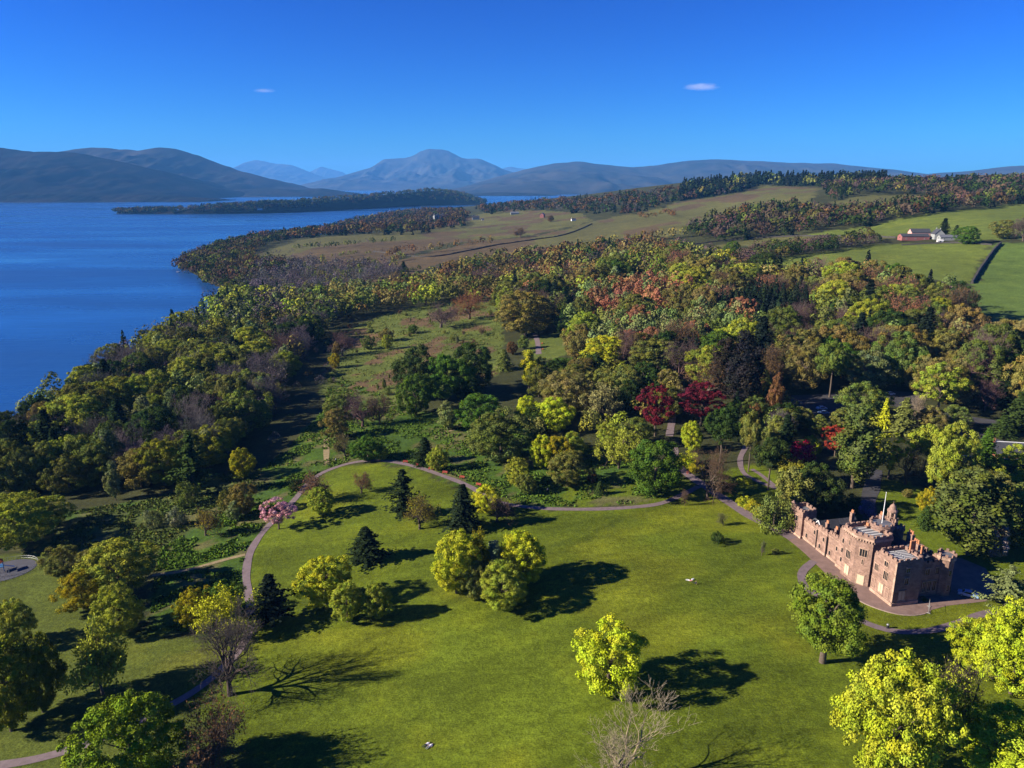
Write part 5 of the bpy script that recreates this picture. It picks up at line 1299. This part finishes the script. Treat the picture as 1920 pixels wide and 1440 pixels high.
stack(25.4, 3.0, 12.0, 13.3, .8, .8, 2, 'u', .7); stack(28.0, 4.4, 12.1, 13.3, 1.2, .7, 2, 'u', .7); stack(11.8, 2.2, 4.5, 7.6, .8, .8, 2, 'u', .7); stack(16.0, 1.9, 4.5, 7.9, .8, .8, 2, 'u', .7); stack(8.2, 12.4, 4.5, 8.0, .9, .9, 2, 'u', .7); stack(24.5, 7.5, 14.2, 15.4, .9, .7, 2, 'u', .7)
# service court behind the curtain wall
sv = polyprism('service_range', rect(5.2, 20.4, 1.2, 4.8), 0, 4.4); MB().gable(5.2, 20.4, 1.2, 4.8, 4.4, 6.0, 'x', .08).build('roof', SLATE, sv)
gb = MB().box(8.0, 11.2, 1.0, 6.6, 4.3, 5.4).build('cross_range', STONE, castle); MB().gable(8.0, 11.2, 1.0, 6.6, 5.4, 7.3, 'y', .12).build('roof', SLATE, gb)
MB().add([(7.8, .82, 5.5), (8.0, .82, 5.38), (9.6, .82, 7.28), (11.2, .82, 5.38), (11.4, .82, 5.5), (9.6, .82, 7.5), (7.8, 1.0, 5.5), (8.0, 1.0, 5.38), (9.6, 1.0, 7.28), (11.2, 1.0, 5.38), (11.4, 1.0, 5.5), (9.6, 1.0, 7.5)],
         [(0,1,2,5), (5,2,3,4), (11,8,7,6), (10,9,8,11), (0,5,11,6), (5,4,10,11)]).build('bargeboard', WHITE, gb)
nr = polyprism('rear_range', rect(5.0, 9.2, 4.9, 14.2), 0, 4.2); MB().gable(5.0, 9.2, 4.9, 14.2, 4.2, 6.0, 'y', .1).build('roof', SLATE, nr)
MB().box(9.2, 22, 13.6, 14.2, 0, 3.6).build('court_wall', STONE, castle)

# ------------------------------------------------------------------ seats, bins, cars, people and other small things
WOOD = simple('red_bench_wood', (.34, .06, .04), .7, .2, 4)
CONC = simple('concrete', (.32, .30, .28), .9, .2, 2)
CARW = simple('white_car_paint', (.62, .66, .72), .25, .03, 2, 0, 4, 0, .5)
CARR = simple('red_car_paint', (.28, .02, .02), .25, .03, 2, 0, 4, 0, .5)
CARB = simple('silver_blue_car_paint', (.22, .34, .5), .25, .03, 2, 0, 4, 0, .5)
TYRE = simple('rubber', (.02, .02, .02), .9, .1, 3)
GREYM = simple('grey_metal', (.25, .26, .27), .5, .1, 3, 0, 4, .5)
DRK0 = simple('dark_bench_wood', (.03, .025, .02), .8, .2, 3); BENCH_M = {}; RED = WOOD
def bench(x, y, z, rz, label, group, wood=None):
    if wood: BENCH_M.clear()
    WOOD = wood or RED
    if not BENCH_M:
        for s in (-.42, .42): pass
        BENCH_M['slat'] = MB().box(-.95, .95, -.05, .05, 0, .035).mesh('slat', WOOD)
        BENCH_M['leg'] = MB().box(-.05, .05, -.28, .28, 0, .06).box(-.04, .04, -.24, -.16, .06, .42).box(-.04, .04, .16, .24, .06, .42).mesh('leg', WOOD)
        BENCH_M['post'] = MB().box(-.04, .04, -.03, .03, 0, .5).mesh('back_post', WOOD)
    e = empty('park_bench', (x, y, z), rz); tag(e, label, 'bench', group)
    for k in range(4): link('seat_slat', BENCH_M['slat'], e, (0, -.2+k*.13, .43))
    for k in range(3):
        o = link('back_slat', BENCH_M['slat'], e, (0, .29+k*.02, .58+k*.14)); o.rotation_euler = (math.radians(80), 0, 0)
    for s in (-.75, .75): link('leg', BENCH_M['leg'], e, (s, 0, 0)); o = link('back_post', BENCH_M['post'], e, (s, .27, .42))
    return e
BL = ['leftmost of the six red benches along the path', 'second red bench from the left along the path', 'third red bench from the left, small and beside the path', 'fourth red bench from the left along the path', 'fifth red bench from the left along the path', 'rightmost of the six red benches, beside the bright yellow tree']
for (px, py, a), lab in zip([(760,868,-.15),(784,874,-.2),(808,881,-.25),(834,888,-.3),(866,897,-.35),(897,911,-.45)], BL):
    x, y, z = G3(px, py); bench(x, y, z+.03, a, lab, 'red benches along the path')
for (px, py), lab in zip([(1016,645), (1017,656)], ('far red bench beside the path in the clearing', 'near red bench beside the path in the clearing')):
    x, y, z = G3(px, py); bench(x, y, z+.03, -1.4, lab, 'red benches in the clearing')
x, y, z = G3(1291,888); bench(x, y, z+.03, .8, 'red bench at the path junction beside the round maple', 'red benches at the junction')
x, y, z = G3(1524,1086); b_ = bench(x, y, z+.03, 1.2, 'dark bench on the little lawn inside the path loop by the castle', 'bench by the castle', DRK0)
def bin_(px, py, label):
    x, y, z = G3(px, py); e = empty('litter_bin', (x, y, z)); tag(e, label, 'bin', 'litter bins')
    MB().lathe(0, 0, [(.26, 0), (.28, .1), (.28, .85)], 12).build('drum', BLACKM, e); MB().lathe(0, 0, [(.31, .86), (.31, .95), (.2, 1.1), (.05, 1.15)], 12).build('lid', GREYM, e)
bin_(1664,1178,'litter bin beside the curved path in front of the castle'); bin_(630,865,'litter bin left of the path curve near the mown strip'); bin_(1027,922,'pale litter bin in the rough grass right of the benches')
# temporary fence panel on the forecourt corner
x, y, z = G3(1741,1144); e = empty('fence_panel', (x, y, .1), 1.05); tag(e, 'temporary wire fence panel at the corner of the forecourt', 'fence')
for s in (-1.6, 1.6): MB().lathe(s, 0, [(.035, 0), (.035, 2.0)], 6).build('post', GREYM, e); MB().box(s-.1, s+.1, -.35, .35, 0, .12).build('foot', CONC, e)
for zz in (.15, 1.95): MB().bar((-1.6, 0, zz), (1.6, 0, zz), .025).build('rail', GREYM, e)
wm = MB()
for k in range(16): wm.bar((-1.5+k*.2, 0, .15), (-1.5+k*.2, 0, 1.95), .006, n=3)
wm.build('mesh_infill', GREYM, e)
def car(x, y, z, rz, paint, label, group=None):
    e = empty('parked_car', (x, y, z), rz); tag(e, label, 'car', group)
    prof = [(-2.1,.35),(-2.15,.75),(-1.9,.95),(-1.2,1.0),(-.7,1.42),(.7,1.45),(1.35,1.0),(2.0,.88),(2.15,.6),(2.1,.35)]
    def shell(sc):
        v = []; n = len(prof)
        for s, w in ((-1, 1), (1, 1)):
            for px_, pz in prof: t = max(0, (pz-.95)/.5); v.append((px_, s*(.86-.2*t)*sc, pz))
        return v, [tuple(range(n-1, -1, -1)), tuple(range(n, 2*n))]+[(i, (i+1) % n, n+(i+1) % n, n+i) for i in range(n)]
    body = MB(); body.add(*shell(1)); body.build('body', paint, e)
    gl = MB(); gl.add([(-1.16,-.66,1.02),(-.72,-.6,1.38),(-.72,.6,1.38),(-1.16,.66,1.02)], [(0,1,2,3)]); gl.v = [(a-.03, b, c+.03) for a, b, c in gl.v]; gl.build('rear_window', GLASS, e)
    gl = MB(); gl.add([(1.31,-.66,1.02),(.74,-.6,1.40),(.74,.6,1.40),(1.31,.66,1.02)], [(3,2,1,0)]); gl.v = [(a+.03, b, c+.03) for a, b, c in gl.v]; gl.build('windscreen', GLASS, e)
    for s in (-1, 1):
        m = MB(); v = [(-1.0, s*.86, 1.0), (-.62, s*.70, 1.37), (.62, s*.70, 1.39), (1.15, s*.86, 1.0)]; m.add(v, [(0,1,2,3) if s < 0 else (3,2,1,0)]); m.build('side_window', GLASS, e)
        MB().box(2.06, 2.17, s*.62-.16, s*.62+.16, .62, .76).build('headlight', WHITE, e); MB().box(-2.17, -2.08, s*.66-.14, s*.66+.14, .7, .86).build('tail_light', CARR, e)
        for wx_ in (-1.35, 1.35):
            w_ = MB(); w_.bar((wx_, s*.70, .33), (wx_, s*.89, .33), .33, n=14); t_ = w_.build('wheel', TYRE, e); MB().bar((wx_, s*.88, .33), (wx_, s*.90, .33), .2, n=10).build('rim', GREYM, t_)
x, y, z = G3(1540,768); car(x, y, z+.1, .1, CARW, 'white car parked at the back of the pair in the car park', 'cars in the car park')
x, y, z = G3(1546,775); car(x-1, y-1, z+.1, .05, CARB, 'pale blue car parked in front of the white car in the car park', 'cars in the car park')
x, y, z = G3(1578,754); car(x, y, z+.1, .4, CARR, 'red car in the shade at the right end of the car park', 'cars in the car park')
x, y, z = G3(1668,741); car(x, y, z+.1, .2, CARW, 'white car parked among the trees in the right hand car park', 'cars in the car park')
x, y, z = G3(1814,1118); car(x, y, z+.08, -.5, CARB, 'pale blue car parked in the shadow east of the castle')
MB()
# people on the lawn: one continuous skinned body each, lying or sitting
def skin_mat(name, col): return simple(name, col, .8, .08, 6)
SKIN = skin_mat('skin', (.50, .29, .20)); 
def person(x, y, z, rz, pose, shirt, trousers, hair, label, group):
    me = bpy.data.meshes.new('body')
    if pose == 'lying':     # on the back, knees a little bent, arms beside the body
        V_ = [(0,0,.13),(.22,0,.13),(.45,0,.14),(.56,0,.15),(.66,0,.16),(.76,0,.17),(.44,.17,.13),(.2,.30,.07),(-.02,.34,.06),(-.12,.34,.06),(.44,-.17,.13),(.2,-.30,.07),(-.02,-.34,.06),(-.12,-.34,.06),(-.08,.10,.12),(-.48,.14,.22),(-.88,.13,.08),(-.95,.13,.18),(-.08,-.10,.12),(-.48,-.13,.10),(-.9,-.14,.08),(-.96,-.14,.18)]
        E_ = [(0,1),(1,2),(2,3),(3,4),(4,5),(2,6),(6,7),(7,8),(8,9),(2,10),(10,11),(11,12),(12,13),(0,14),(14,15),(15,16),(16,17),(0,18),(18,19),(19,20),(20,21)]
        R_ = [.15,.15,.15,.06,.10,.09,.075,.05,.035,.04,.075,.05,.035,.04,.10,.07,.045,.04,.10,.07,.045,.04]
        head = (.70, 0, .17)
    else:                   # sitting on the grass, legs stretched forward, leaning back on the hands
        V_ = [(0,0,.14),(-.06,0,.36),(-.12,0,.56),(-.13,0,.68),(-.12,0,.78),(-.11,0,.88),(-.12,.18,.56),(-.25,.24,.30),(-.34,.25,.06),(-.38,.25,.04),(-.12,-.18,.56),(-.22,-.26,.30),(-.34,-.25,.06),(-.38,-.25,.04),(.08,.10,.14),(.45,.13,.26),(.84,.12,.08),(.90,.12,.18),(.08,-.10,.14),(.46,-.12,.16),(.88,-.13,.08),(.94,-.13,.18)]
        E_ = [(0,1),(1,2),(2,3),(3,4),(4,5),(2,6),(6,7),(7,8),(8,9),(2,10),(10,11),(11,12),(12,13),(0,14),(14,15),(15,16),(16,17),(0,18),(18,19),(19,20),(20,21)]
        R_ = [.15,.15,.15,.06,.10,.09,.075,.05,.035,.04,.075,.05,.035,.04,.10,.07,.045,.04,.10,.07,.045,.04]
        head = (-.11, 0, .84)
    me.from_pydata(V_, E_, [])
    e = empty('person', (x, y, z), rz); tag(e, label, 'person', group)
    tmp = link('body_tmp', me); tmp.modifiers.new('s', 'SKIN')
    for i, r in enumerate(R_): me.skin_vertices[0].data[i].radius = (r, r)
    me.skin_vertices[0].data[0].use_root = True
    sb = tmp.modifiers.new('u', 'SUBSURF'); sb.levels = 1; sb.render_levels = 1
    dg = bpy.context.evaluated_depsgraph_get(); ev = tmp.evaluated_get(dg); m2 = bpy.data.meshes.new_from_object(ev); bpy.data.objects.remove(tmp)
    for mt in (shirt, trousers, SKIN): m2.materials.append(mt)
    for p in m2.polygons:
        c_ = p.center; p.use_smooth = True
        if pose == 'lying': p.material_index = 2 if (c_.x > .56 or (abs(c_.y) > .25 and c_.x < .15)) else (0 if c_.x > .02 else 1)
        else: p.material_index = 2 if (c_.z > .66 or (abs(c_.y) > .2 and c_.z < .3)) else (0 if (c_.z > .24 and c_.x < .15) else 1)
    link('body', m2, e)
    hm_ = MB(); hx, hy, hz_ = head
    if pose == 'lying': hm_.lathe(0, 0, [(.02, -.115), (.09, -.08), (.118, 0), (.1, .06), (.04, .11)], 10); o = hm_.build('hair', hair, e, (hx+.04, hy, hz_-.03)); o.rotation_euler = (0, math.pi/2, 0)
    else: hm_.lathe(0, 0, [(.09, -.06), (.118, .0), (.1, .07), (.04, .115)], 10); hm_.build('hair', hair, e, (hx-.02, hy, hz_+.03))
CL = {n: simple(n+'_cloth', c_, .9, .15, 5) for n, c_ in dict(white=(.7, .68, .68), navy=(.02, .025, .06), black=(.02, .02, .02), pink=(.55, .2, .22), grey=(.3, .3, .33), hair=(.05, .03, .02)).items()}
x, y, z = G3(800,1397); person(x, y, z+.04, .75, 'lying', CL['white'], CL['navy'], CL['hair'], 'person in a white top lying on the lawn, left of the pair', 'pair lying on the lawn')
x, y, z = G3(806,1400); person(x, y, z+.04, .8, 'lying', CL['white'], CL['grey'], CL['hair'], 'person in a white top lying on the lawn, right of the pair', 'pair lying on the lawn')
x, y, z = G3(1293,1089); person(x, y, z+.04, -.3, 'lying', CL['pink'], CL['white'], CL['hair'], 'person in a pink top lying on the castle lawn', 'group resting on the castle lawn')
x, y, z = G3(1304,1095); person(x, y, z+.04, 2.6, 'sitting', CL['navy'], CL['black'], CL['hair'], 'person in dark clothes sitting on the castle lawn', 'group resting on the castle lawn')
x, y, z = G3(1299,1087); e = empty('bag', (x, y, z), .4); tag(e, 'pale bag lying beside the resting group on the castle lawn', 'bag')
MB().prism([(-.28,-.16),(.28,-.16),(.31,0),(.28,.16),(-.28,.16),(-.31,0)], 0, .3).build('sack', CL['white'], e); MB().bar((-.15, 0, .3), (0, 0, .46), .02).bar((0, 0, .46), (.15, 0, .3), .02).build('handle', CL['grey'], e)
# play area at the left edge
x, y, z = G3(12,1070)
sheet('play_area', [(x+7.6*math.cos(a), y+6.8*math.sin(a)) for a in np.linspace(0, 6.2832, 28, endpoint=False)], simple('rubber_paving', (.06, .06, .075), .95, .2, .5), .08, 2.5)
PB = simple('blue_play_plastic', (.04, .13, .30), .5, .1, 3); PO = simple('orange_play_plastic', (.62, .12, .03), .5, .1, 3)
e = empty('play_tower', (x-1.5, y-.5, z+.1), .7); tag(e, 'blue climbing tower with an orange roof and slide in the play area', 'play tower')
MB().box(-1.1, 1.1, -1.1, 1.1, 1.45, 1.6).build('platform', PB, e)
for sx_ in (-1, 1):
    for sy_ in (-1, 1): MB().lathe(sx_, sy_, [(.08, 0), (.08, 3.0)], 8).build('post', PB, e)
MB().lathe(0, 0, [(1.75, 2.95), (1.7, 3.05), (.1, 3.9)], 4, math.pi/4).build('roof', PO, e)
MB().add([(1.1,-.35,1.6),(1.1,.35,1.6),(3.6,.35,.35),(3.6,-.35,.35),(1.1,-.35,1.5),(1.1,.35,1.5),(3.6,.35,.25),(3.6,-.35,.25)], [(0,1,2,3),(7,6,5,4),(0,3,7,4),(1,5,6,2),(0,4,5,1),(3,2,6,7)]).box(1.1, 1.2, -.42, -.36, 1.5, 1.85).build('slide', simple('pale_slide', (.5, .55, .6), .4, .1, 3), e)
for k in range(5): MB().bar((-1.15-.5*(1-k/5), -.4, .25+k*.28), (-1.15-.5*(1-k/5), .4, .25+k*.28), .03).build('rung', PB, e)
e = empty('play_swing', (x+1.5, y-3.6, z+.1), .4); tag(e, 'grey swing frame in the play area', 'swing'); MB().bar((-1.6,0,2.3), (1.6,0,2.3), .05).build('crossbar', GREYM, e)
for s in (-1.6, 1.6):
    for t in (-.8, .8): MB().bar((s, t, 0), (s, 0, 2.3), .045).build('leg', GREYM, e)
for s in (-.7, .7): MB().box(s-.22, s+.22, -.09, .09, .45, .5).bar((s-.2, 0, .5), (s-.2, 0, 2.3), .012, n=4).bar((s+.2, 0, .5), (s+.2, 0, 2.3), .012, n=4).build('seat', BLACKM, e)
e = empty('play_area_fence', (x, y, z)); tag(e, 'low metal rail fence curving round the play area', 'fence')
aa = np.linspace(-1.2, 2.2, 26); fpts = [(8.0*math.cos(a), 7.2*math.sin(a)) for a in aa]; rm_ = MB()
for (ax, ay), (bx, by) in zip(fpts[:-1], fpts[1:]):
    za, zb = h1(x+ax, y+ay)-z, h1(x+bx, y+by)-z
    MB().bar((ax, ay, za-.1), (ax, ay, za+1.05), .04).build('post', GREYM, e)
    for k in (.35, 1.0): rm_.bar((ax, ay, za+k), (bx, by, zb+k), .03, n=4)
rm_.build('rail', GREYM, e)

# ------------------------------------------------------------------ farm, houses and walls further off
PINKW = simple('pink_harling', (.52, .30, .26), .9, .15, 1); GREYW = simple('grey_harling', (.26, .27, .26), .9, .2, 1); WHW = simple('white_harling', (.7, .68, .66), .9, .08, 1); REDW = simple('red_cladding', (.26, .10, .09), .8, .2, 1); DRK = simple('dark_timber', (.06, .055, .05), .9, .2, 1); BRK = simple('warm_brick', (.42, .18, .09), .9, .2, 1)
def house(px, py, L, W, Hh, roof, rz, wall, rmat, label, name='house', cat='house', win=3, chim=1, z=None, group=None, world=None, ridge=False):
    if world: x, y = world; z = h1(x, y)
    else: x, y, z = G3(px, py)
    e = empty(name, (x, y, z-.3), rz); tag(e, label, cat, group)
    MB().box(-L/2, L/2, -W/2, W/2, 0, Hh).add([(-L/2, -W/2, Hh), (-L/2, W/2, Hh), (-L/2, 0, Hh+roof-.1)], [(0, 2, 1)]).add([(L/2, -W/2, Hh), (L/2, W/2, Hh), (L/2, 0, Hh+roof-.1)], [(0, 1, 2)]).build('wall', wall, e)
    r = MB(); o_ = .35; t = .18
    for s in (-1, 1):
        yo = s*(W/2+o_); zo = Hh-roof*o_/(W/2)
        r.add([(-L/2-o_, yo, zo), (L/2+o_, yo, zo), (L/2+o_, 0, Hh+roof), (-L/2-o_, 0, Hh+roof), (-L/2-o_, yo, zo+t), (L/2+o_, yo, zo+t), (L/2+o_, 0, Hh+roof+t), (-L/2-o_, 0, Hh+roof+t)], [(0,3,2,1),(4,5,6,7),(0,1,5,4),(1,2,6,5),(2,3,7,6),(3,0,4,7)])
    ro = r.build('roof', rmat, e)
    if ridge: MB().box(-L/2-o_, L/2+o_, -.18, .18, Hh+roof+t-.05, Hh+roof+t+.12).build('ridge', WHITE, ro)
    for k in range(chim): MB().box(-L/2+.2+k*(L-1.4), -L/2+1.0+k*(L-1.4), -.35, .35, Hh+roof-.3, Hh+roof+1.3).build('chimney', wall, ro)
    for s in (-1, 1):
        for k in range(win):
            xx_ = -L/2+L*(k+.5)/win; w_ = MB().box(xx_-.5, xx_+.5, s*(W/2)-.06, s*(W/2)+.06, 1.2, 2.5).build('window', WHITE, e); MB().box(xx_-.4, xx_+.4, s*(W/2)-.08, s*(W/2)+.08, 1.3, 2.4).build('pane', GLASS, w_)
    MB().box(-.5, .5, -W/2-.07, -W/2+.05, .3, 2.4).build('door', DRK, e) if win < 3 else None
    for s in (-1, 1): MB().box(s*L/2-.06, s*L/2+.06, -.5, .5, Hh*.55, Hh*.55+1.3).build('gable_window', GLASS, e)
    return e
house(1712,450, 26, 11, 4.2, 2.2, -.1, REDW, SLATE, 'long low farm shed with a dark roof and red gable', 'farm_shed', 'shed', 3, 0)
house(1722,446, 18, 10, 6.0, 3.4, -.1, PINKW, SLATE, 'pink gabled barn behind the long farm shed', 'barn', 'barn', 2, 0)
house(1757,448, 11, 9, 5.4, 4.4, 1.4, GREYW, SLATE, 'grey gabled farmhouse beside the tall spruce', 'farmhouse', 'house', 2, 2)
house(1780,450, 20, 8, 3.2, 2.0, -.1, GREYW, LEAD, 'low grey steading right of the farmhouse', 'farm_steading', 'steading', 3, 0)
house(1762,455, 5, 3, 2.4, .6, -.1, WHW, WHW, 'small white outbuilding in front of the farmhouse', 'outbuilding', 'shed', 1, 0)
house(1017,408, 14, 9, 7, 4, 1.3, REDW, LEAD, 'red gabled barn at the edge of the tan field', 'barn', 'barn', 2, 0)
house(1075,414, 9, 6, 3.5, 2, .2, WHW, SLATE, 'tiny white cottage right of the red barn', 'cottage', 'house', 2, 1)
house(892,412, 18, 9, 6, 5, .1, GREYW, SLATE, 'slate roofed house among the coast trees', 'house', 'house', 3, 2)
house(905,413, 6, 4, 3, 1.5, .1, WHW, SLATE, 'small white shed beside the slate roofed house', 'shed', 'shed', 1, 0)
house(965,402, 22, 10, 4, 3.5, .1, GREYW, LEAD, 'grey roofed steading by the wood left of the red barn', 'farm_steading', 'steading', 3, 0)
mx_, my_ = ground(820, 420); my_ += 40
mz = h1(mx_, my_); e = empty('mansion', (mx_, my_, mz-.4), .3); tag(e, 'dark turreted mansion rising above the coast wood', 'mansion')
MB().box(-14, 14, -8, 8, 0, 17).build('wall', GREYW, e); MB().gable(-14, 14, -8, 8, 17, 23, 'x', .4).build('roof', SLATE, e)
for s in (-12, -3, 9): tw = MB().lathe(s, -8, [(2.6, 0), (2.6, 21)], 10).build('turret', GREYW, e); MB().lathe(s, -8, [(3.0, 21), (.1, 27)], 10).build('spire', SLATE, tw)
for s in (-8, 2, 6): MB().box(s-1, s+1, -8.1, -7.9, 8, 12).build('window', GLASS, e)
# stable yard by the access road
house(0, 0, 34, 7.5, 4.4, 3.0, -.22, GREYW, SLATE, 'long slate roofed stable range with a white ridge', 'stable_range', 'stables', 4, 1, world=at_z(1860, 868, 7), ridge=True)
house(0, 0, 16, 7.5, 4.6, 3.0, -.18, BRK, SLATE, 'slate roofed lodge with a brick gable beside the access road', 'lodge', 'house', 2, 1, world=at_z(1905, 842, 7), ridge=True)
# field dykes (dry stone walls)
def dyke(pix, label, hh=1.3, mat=simple('field_stone', (.05, .045, .04), .95, .35, 1.5), th=.7):
    L = spline(GP(pix), 4.0); e0 = h1(*L[0]); e = empty('stone_dyke', (L[0][0], L[0][1], e0)); tag(e, label, 'wall')
    rs = random.Random(3)
    for i in range(0, len(L)-1, 6):
        m = MB()
        for a, b in zip(L[i:i+7][:-1], L[i:i+7][1:]):
            d = (b-a)/np.linalg.norm(b-a); n_ = np.array([-d[1], d[0]])*th/2; za, zb = h1(*a)-e0, h1(*b)-e0; k = rs.uniform(.8, 1.15)
            a2, b2 = a-L[0], b-L[0]
            m.add([(*(a2-n_), za-.4), (*(b2-n_), zb-.4), (*(b2+n_), zb-.4), (*(a2+n_), za-.4), (*(a2-n_*.6), za+hh*k), (*(b2-n_*.6), zb+hh*k), (*(b2+n_*.6), zb+hh*k), (*(a2+n_*.6), za+hh*k)], [(3,2,1,0),(4,5,6,7),(0,1,5,4),(1,2,6,5),(2,3,7,6),(3,0,4,7)])
        m.build('wall_length', mat, e)
dyke([(1876,458),(1862,472),(1842,500),(1822,532)], 'dark dyke running down between the two green fields', 2.4, th=2.2)
dyke([(700,472),(800,482),(880,470),(930,460),(1000,450),(1060,440),(1110,420)], 'stone dyke along the lower edge of the tan field', 1.6, th=1.4)
dyke([(1280,462),(1400,448),(1520,443),(1680,446)], 'straight dyke along the farm track', 1.5, th=1.2)
dyke([(1690,460),(1780,456),(1860,460)], 'low wall in front of the farm', 1.4, th=1.0)
# boats and buoys
def boat(px, py, L, label):
    x, y = at_z(px, py, WATER); e = empty('sailing_boat', (x, y, WATER), .4); tag(e, label, 'boat', 'boats on the loch')
    MB().add([(-L/2,-L*.14,.9),(L*.2,-L*.16,.9),(L/2,0,1.1),(L*.2,L*.16,.9),(-L/2,L*.14,.9),(-L/2,-L*.08,-.3),(L*.2,-L*.08,-.3),(L*.42,0,-.3),(L*.2,L*.08,-.3),(-L/2,L*.08,-.3)], [(0,1,2,3,4),(9,8,7,6,5),(0,5,6,1),(1,6,7,2),(2,7,8,3),(3,8,9,4),(4,9,5,0)]).build('hull', WHITE, e)
    MB().lathe(L*.1, 0, [(.12, .8), (.08, L*1.2)], 6).build('mast', WHITE, e); MB().add([(L*.1-.15,.04,1.6),(-L*.42,.04,1.6),(L*.1-.15,.04,L*1.15),(L*.1-.15,-.04,1.6),(-L*.42,-.04,1.6),(L*.1-.15,-.04,L*1.15)], [(0,1,2),(5,4,3),(0,3,4,1),(1,4,5,2),(2,5,3,0)]).build('sail', WHITE, e)
boat(731, 395.5, 11, 'small white sailing boat off the coast wood'); boat(334, 511, 5, 'tiny white boat at the tip of the wooded point')
for i, (px, py, lab) in enumerate([(310,393,'white house on the headland, left of the pair'),(464,396,'white house near the shore of the headland'),(487,398,'pale boathouse on the headland shore')]):
    x, y = at_z(px, py+2, WATER); k = np.argmin((HX-x)**2+(HY-y)**2); house(0, 0, 20, 10, 7, 5, .2*i, WHW, SLATE, lab, 'house', 'house', 3, 1, world=(HX.ravel()[k], HY.ravel()[k])).location.z = max(HZ.ravel()[k], WATER)+1
# two small lens shaped clouds far above the haze
def cloud(px, py, D, wpx, hpx, label, dens):
    a, d, e_ = ray(px, py); t = D/d; m, nt, out = new_mat('cloud_vapour'); v = N(nt, 'ShaderNodeVolumePrincipled'); v.inputs['Color'].default_value = (.95, .9, .95, 1)
    tc = N(nt, 'ShaderNodeTexCoord'); ln = N(nt, 'ShaderNodeVectorMath', operation='LENGTH'); nt.links.new(tc.outputs['Object'], ln.inputs[0])
    nz = N(nt, 'ShaderNodeTexNoise'); nz.inputs['Scale'].default_value = 2.2; nt.links.new(tc.outputs['Object'], nz.inputs['Vector'])
    sub = N(nt, 'ShaderNodeMath', operation='ADD'); nt.links.new(ln.outputs['Value'], sub.inputs[0]); nt.links.new(nz.outputs[0], sub.inputs[1])
    rm = N(nt, 'ShaderNodeMapRange'); rm.inputs[1].default_value = .75; rm.inputs[2].default_value = 1.45; rm.inputs[3].default_value = dens; rm.inputs[4].default_value = 0
    nt.links.new(sub.outputs[0], rm.inputs[0]); nt.links.new(rm.outputs[0], v.inputs['Density']); nt.links.new(v.outputs[0], out.inputs['Volume'])
    mb = MB(); mb.lathe(0, 0, [(.02, -1)]+[(math.sqrt(1-z*z), z) for z in np.linspace(-.92, .92, 11)]+[(.02, 1)], 20)
    o = mb.build('cloud', m, None, (a*t, d*t, CAMZ+e_*t)); dep = t; o.scale = (wpx/F*dep/2, wpx/F*dep/2*.6, hpx/F*dep/2); tag(o, label, 'cloud', 'clouds')
cloud(1315,163,30000,76,15,'small lens shaped cloud right of centre in the sky', .0011)
cloud(496,170,30000,48,8,'tiny faint cloud above the mountains on the left', .0008)
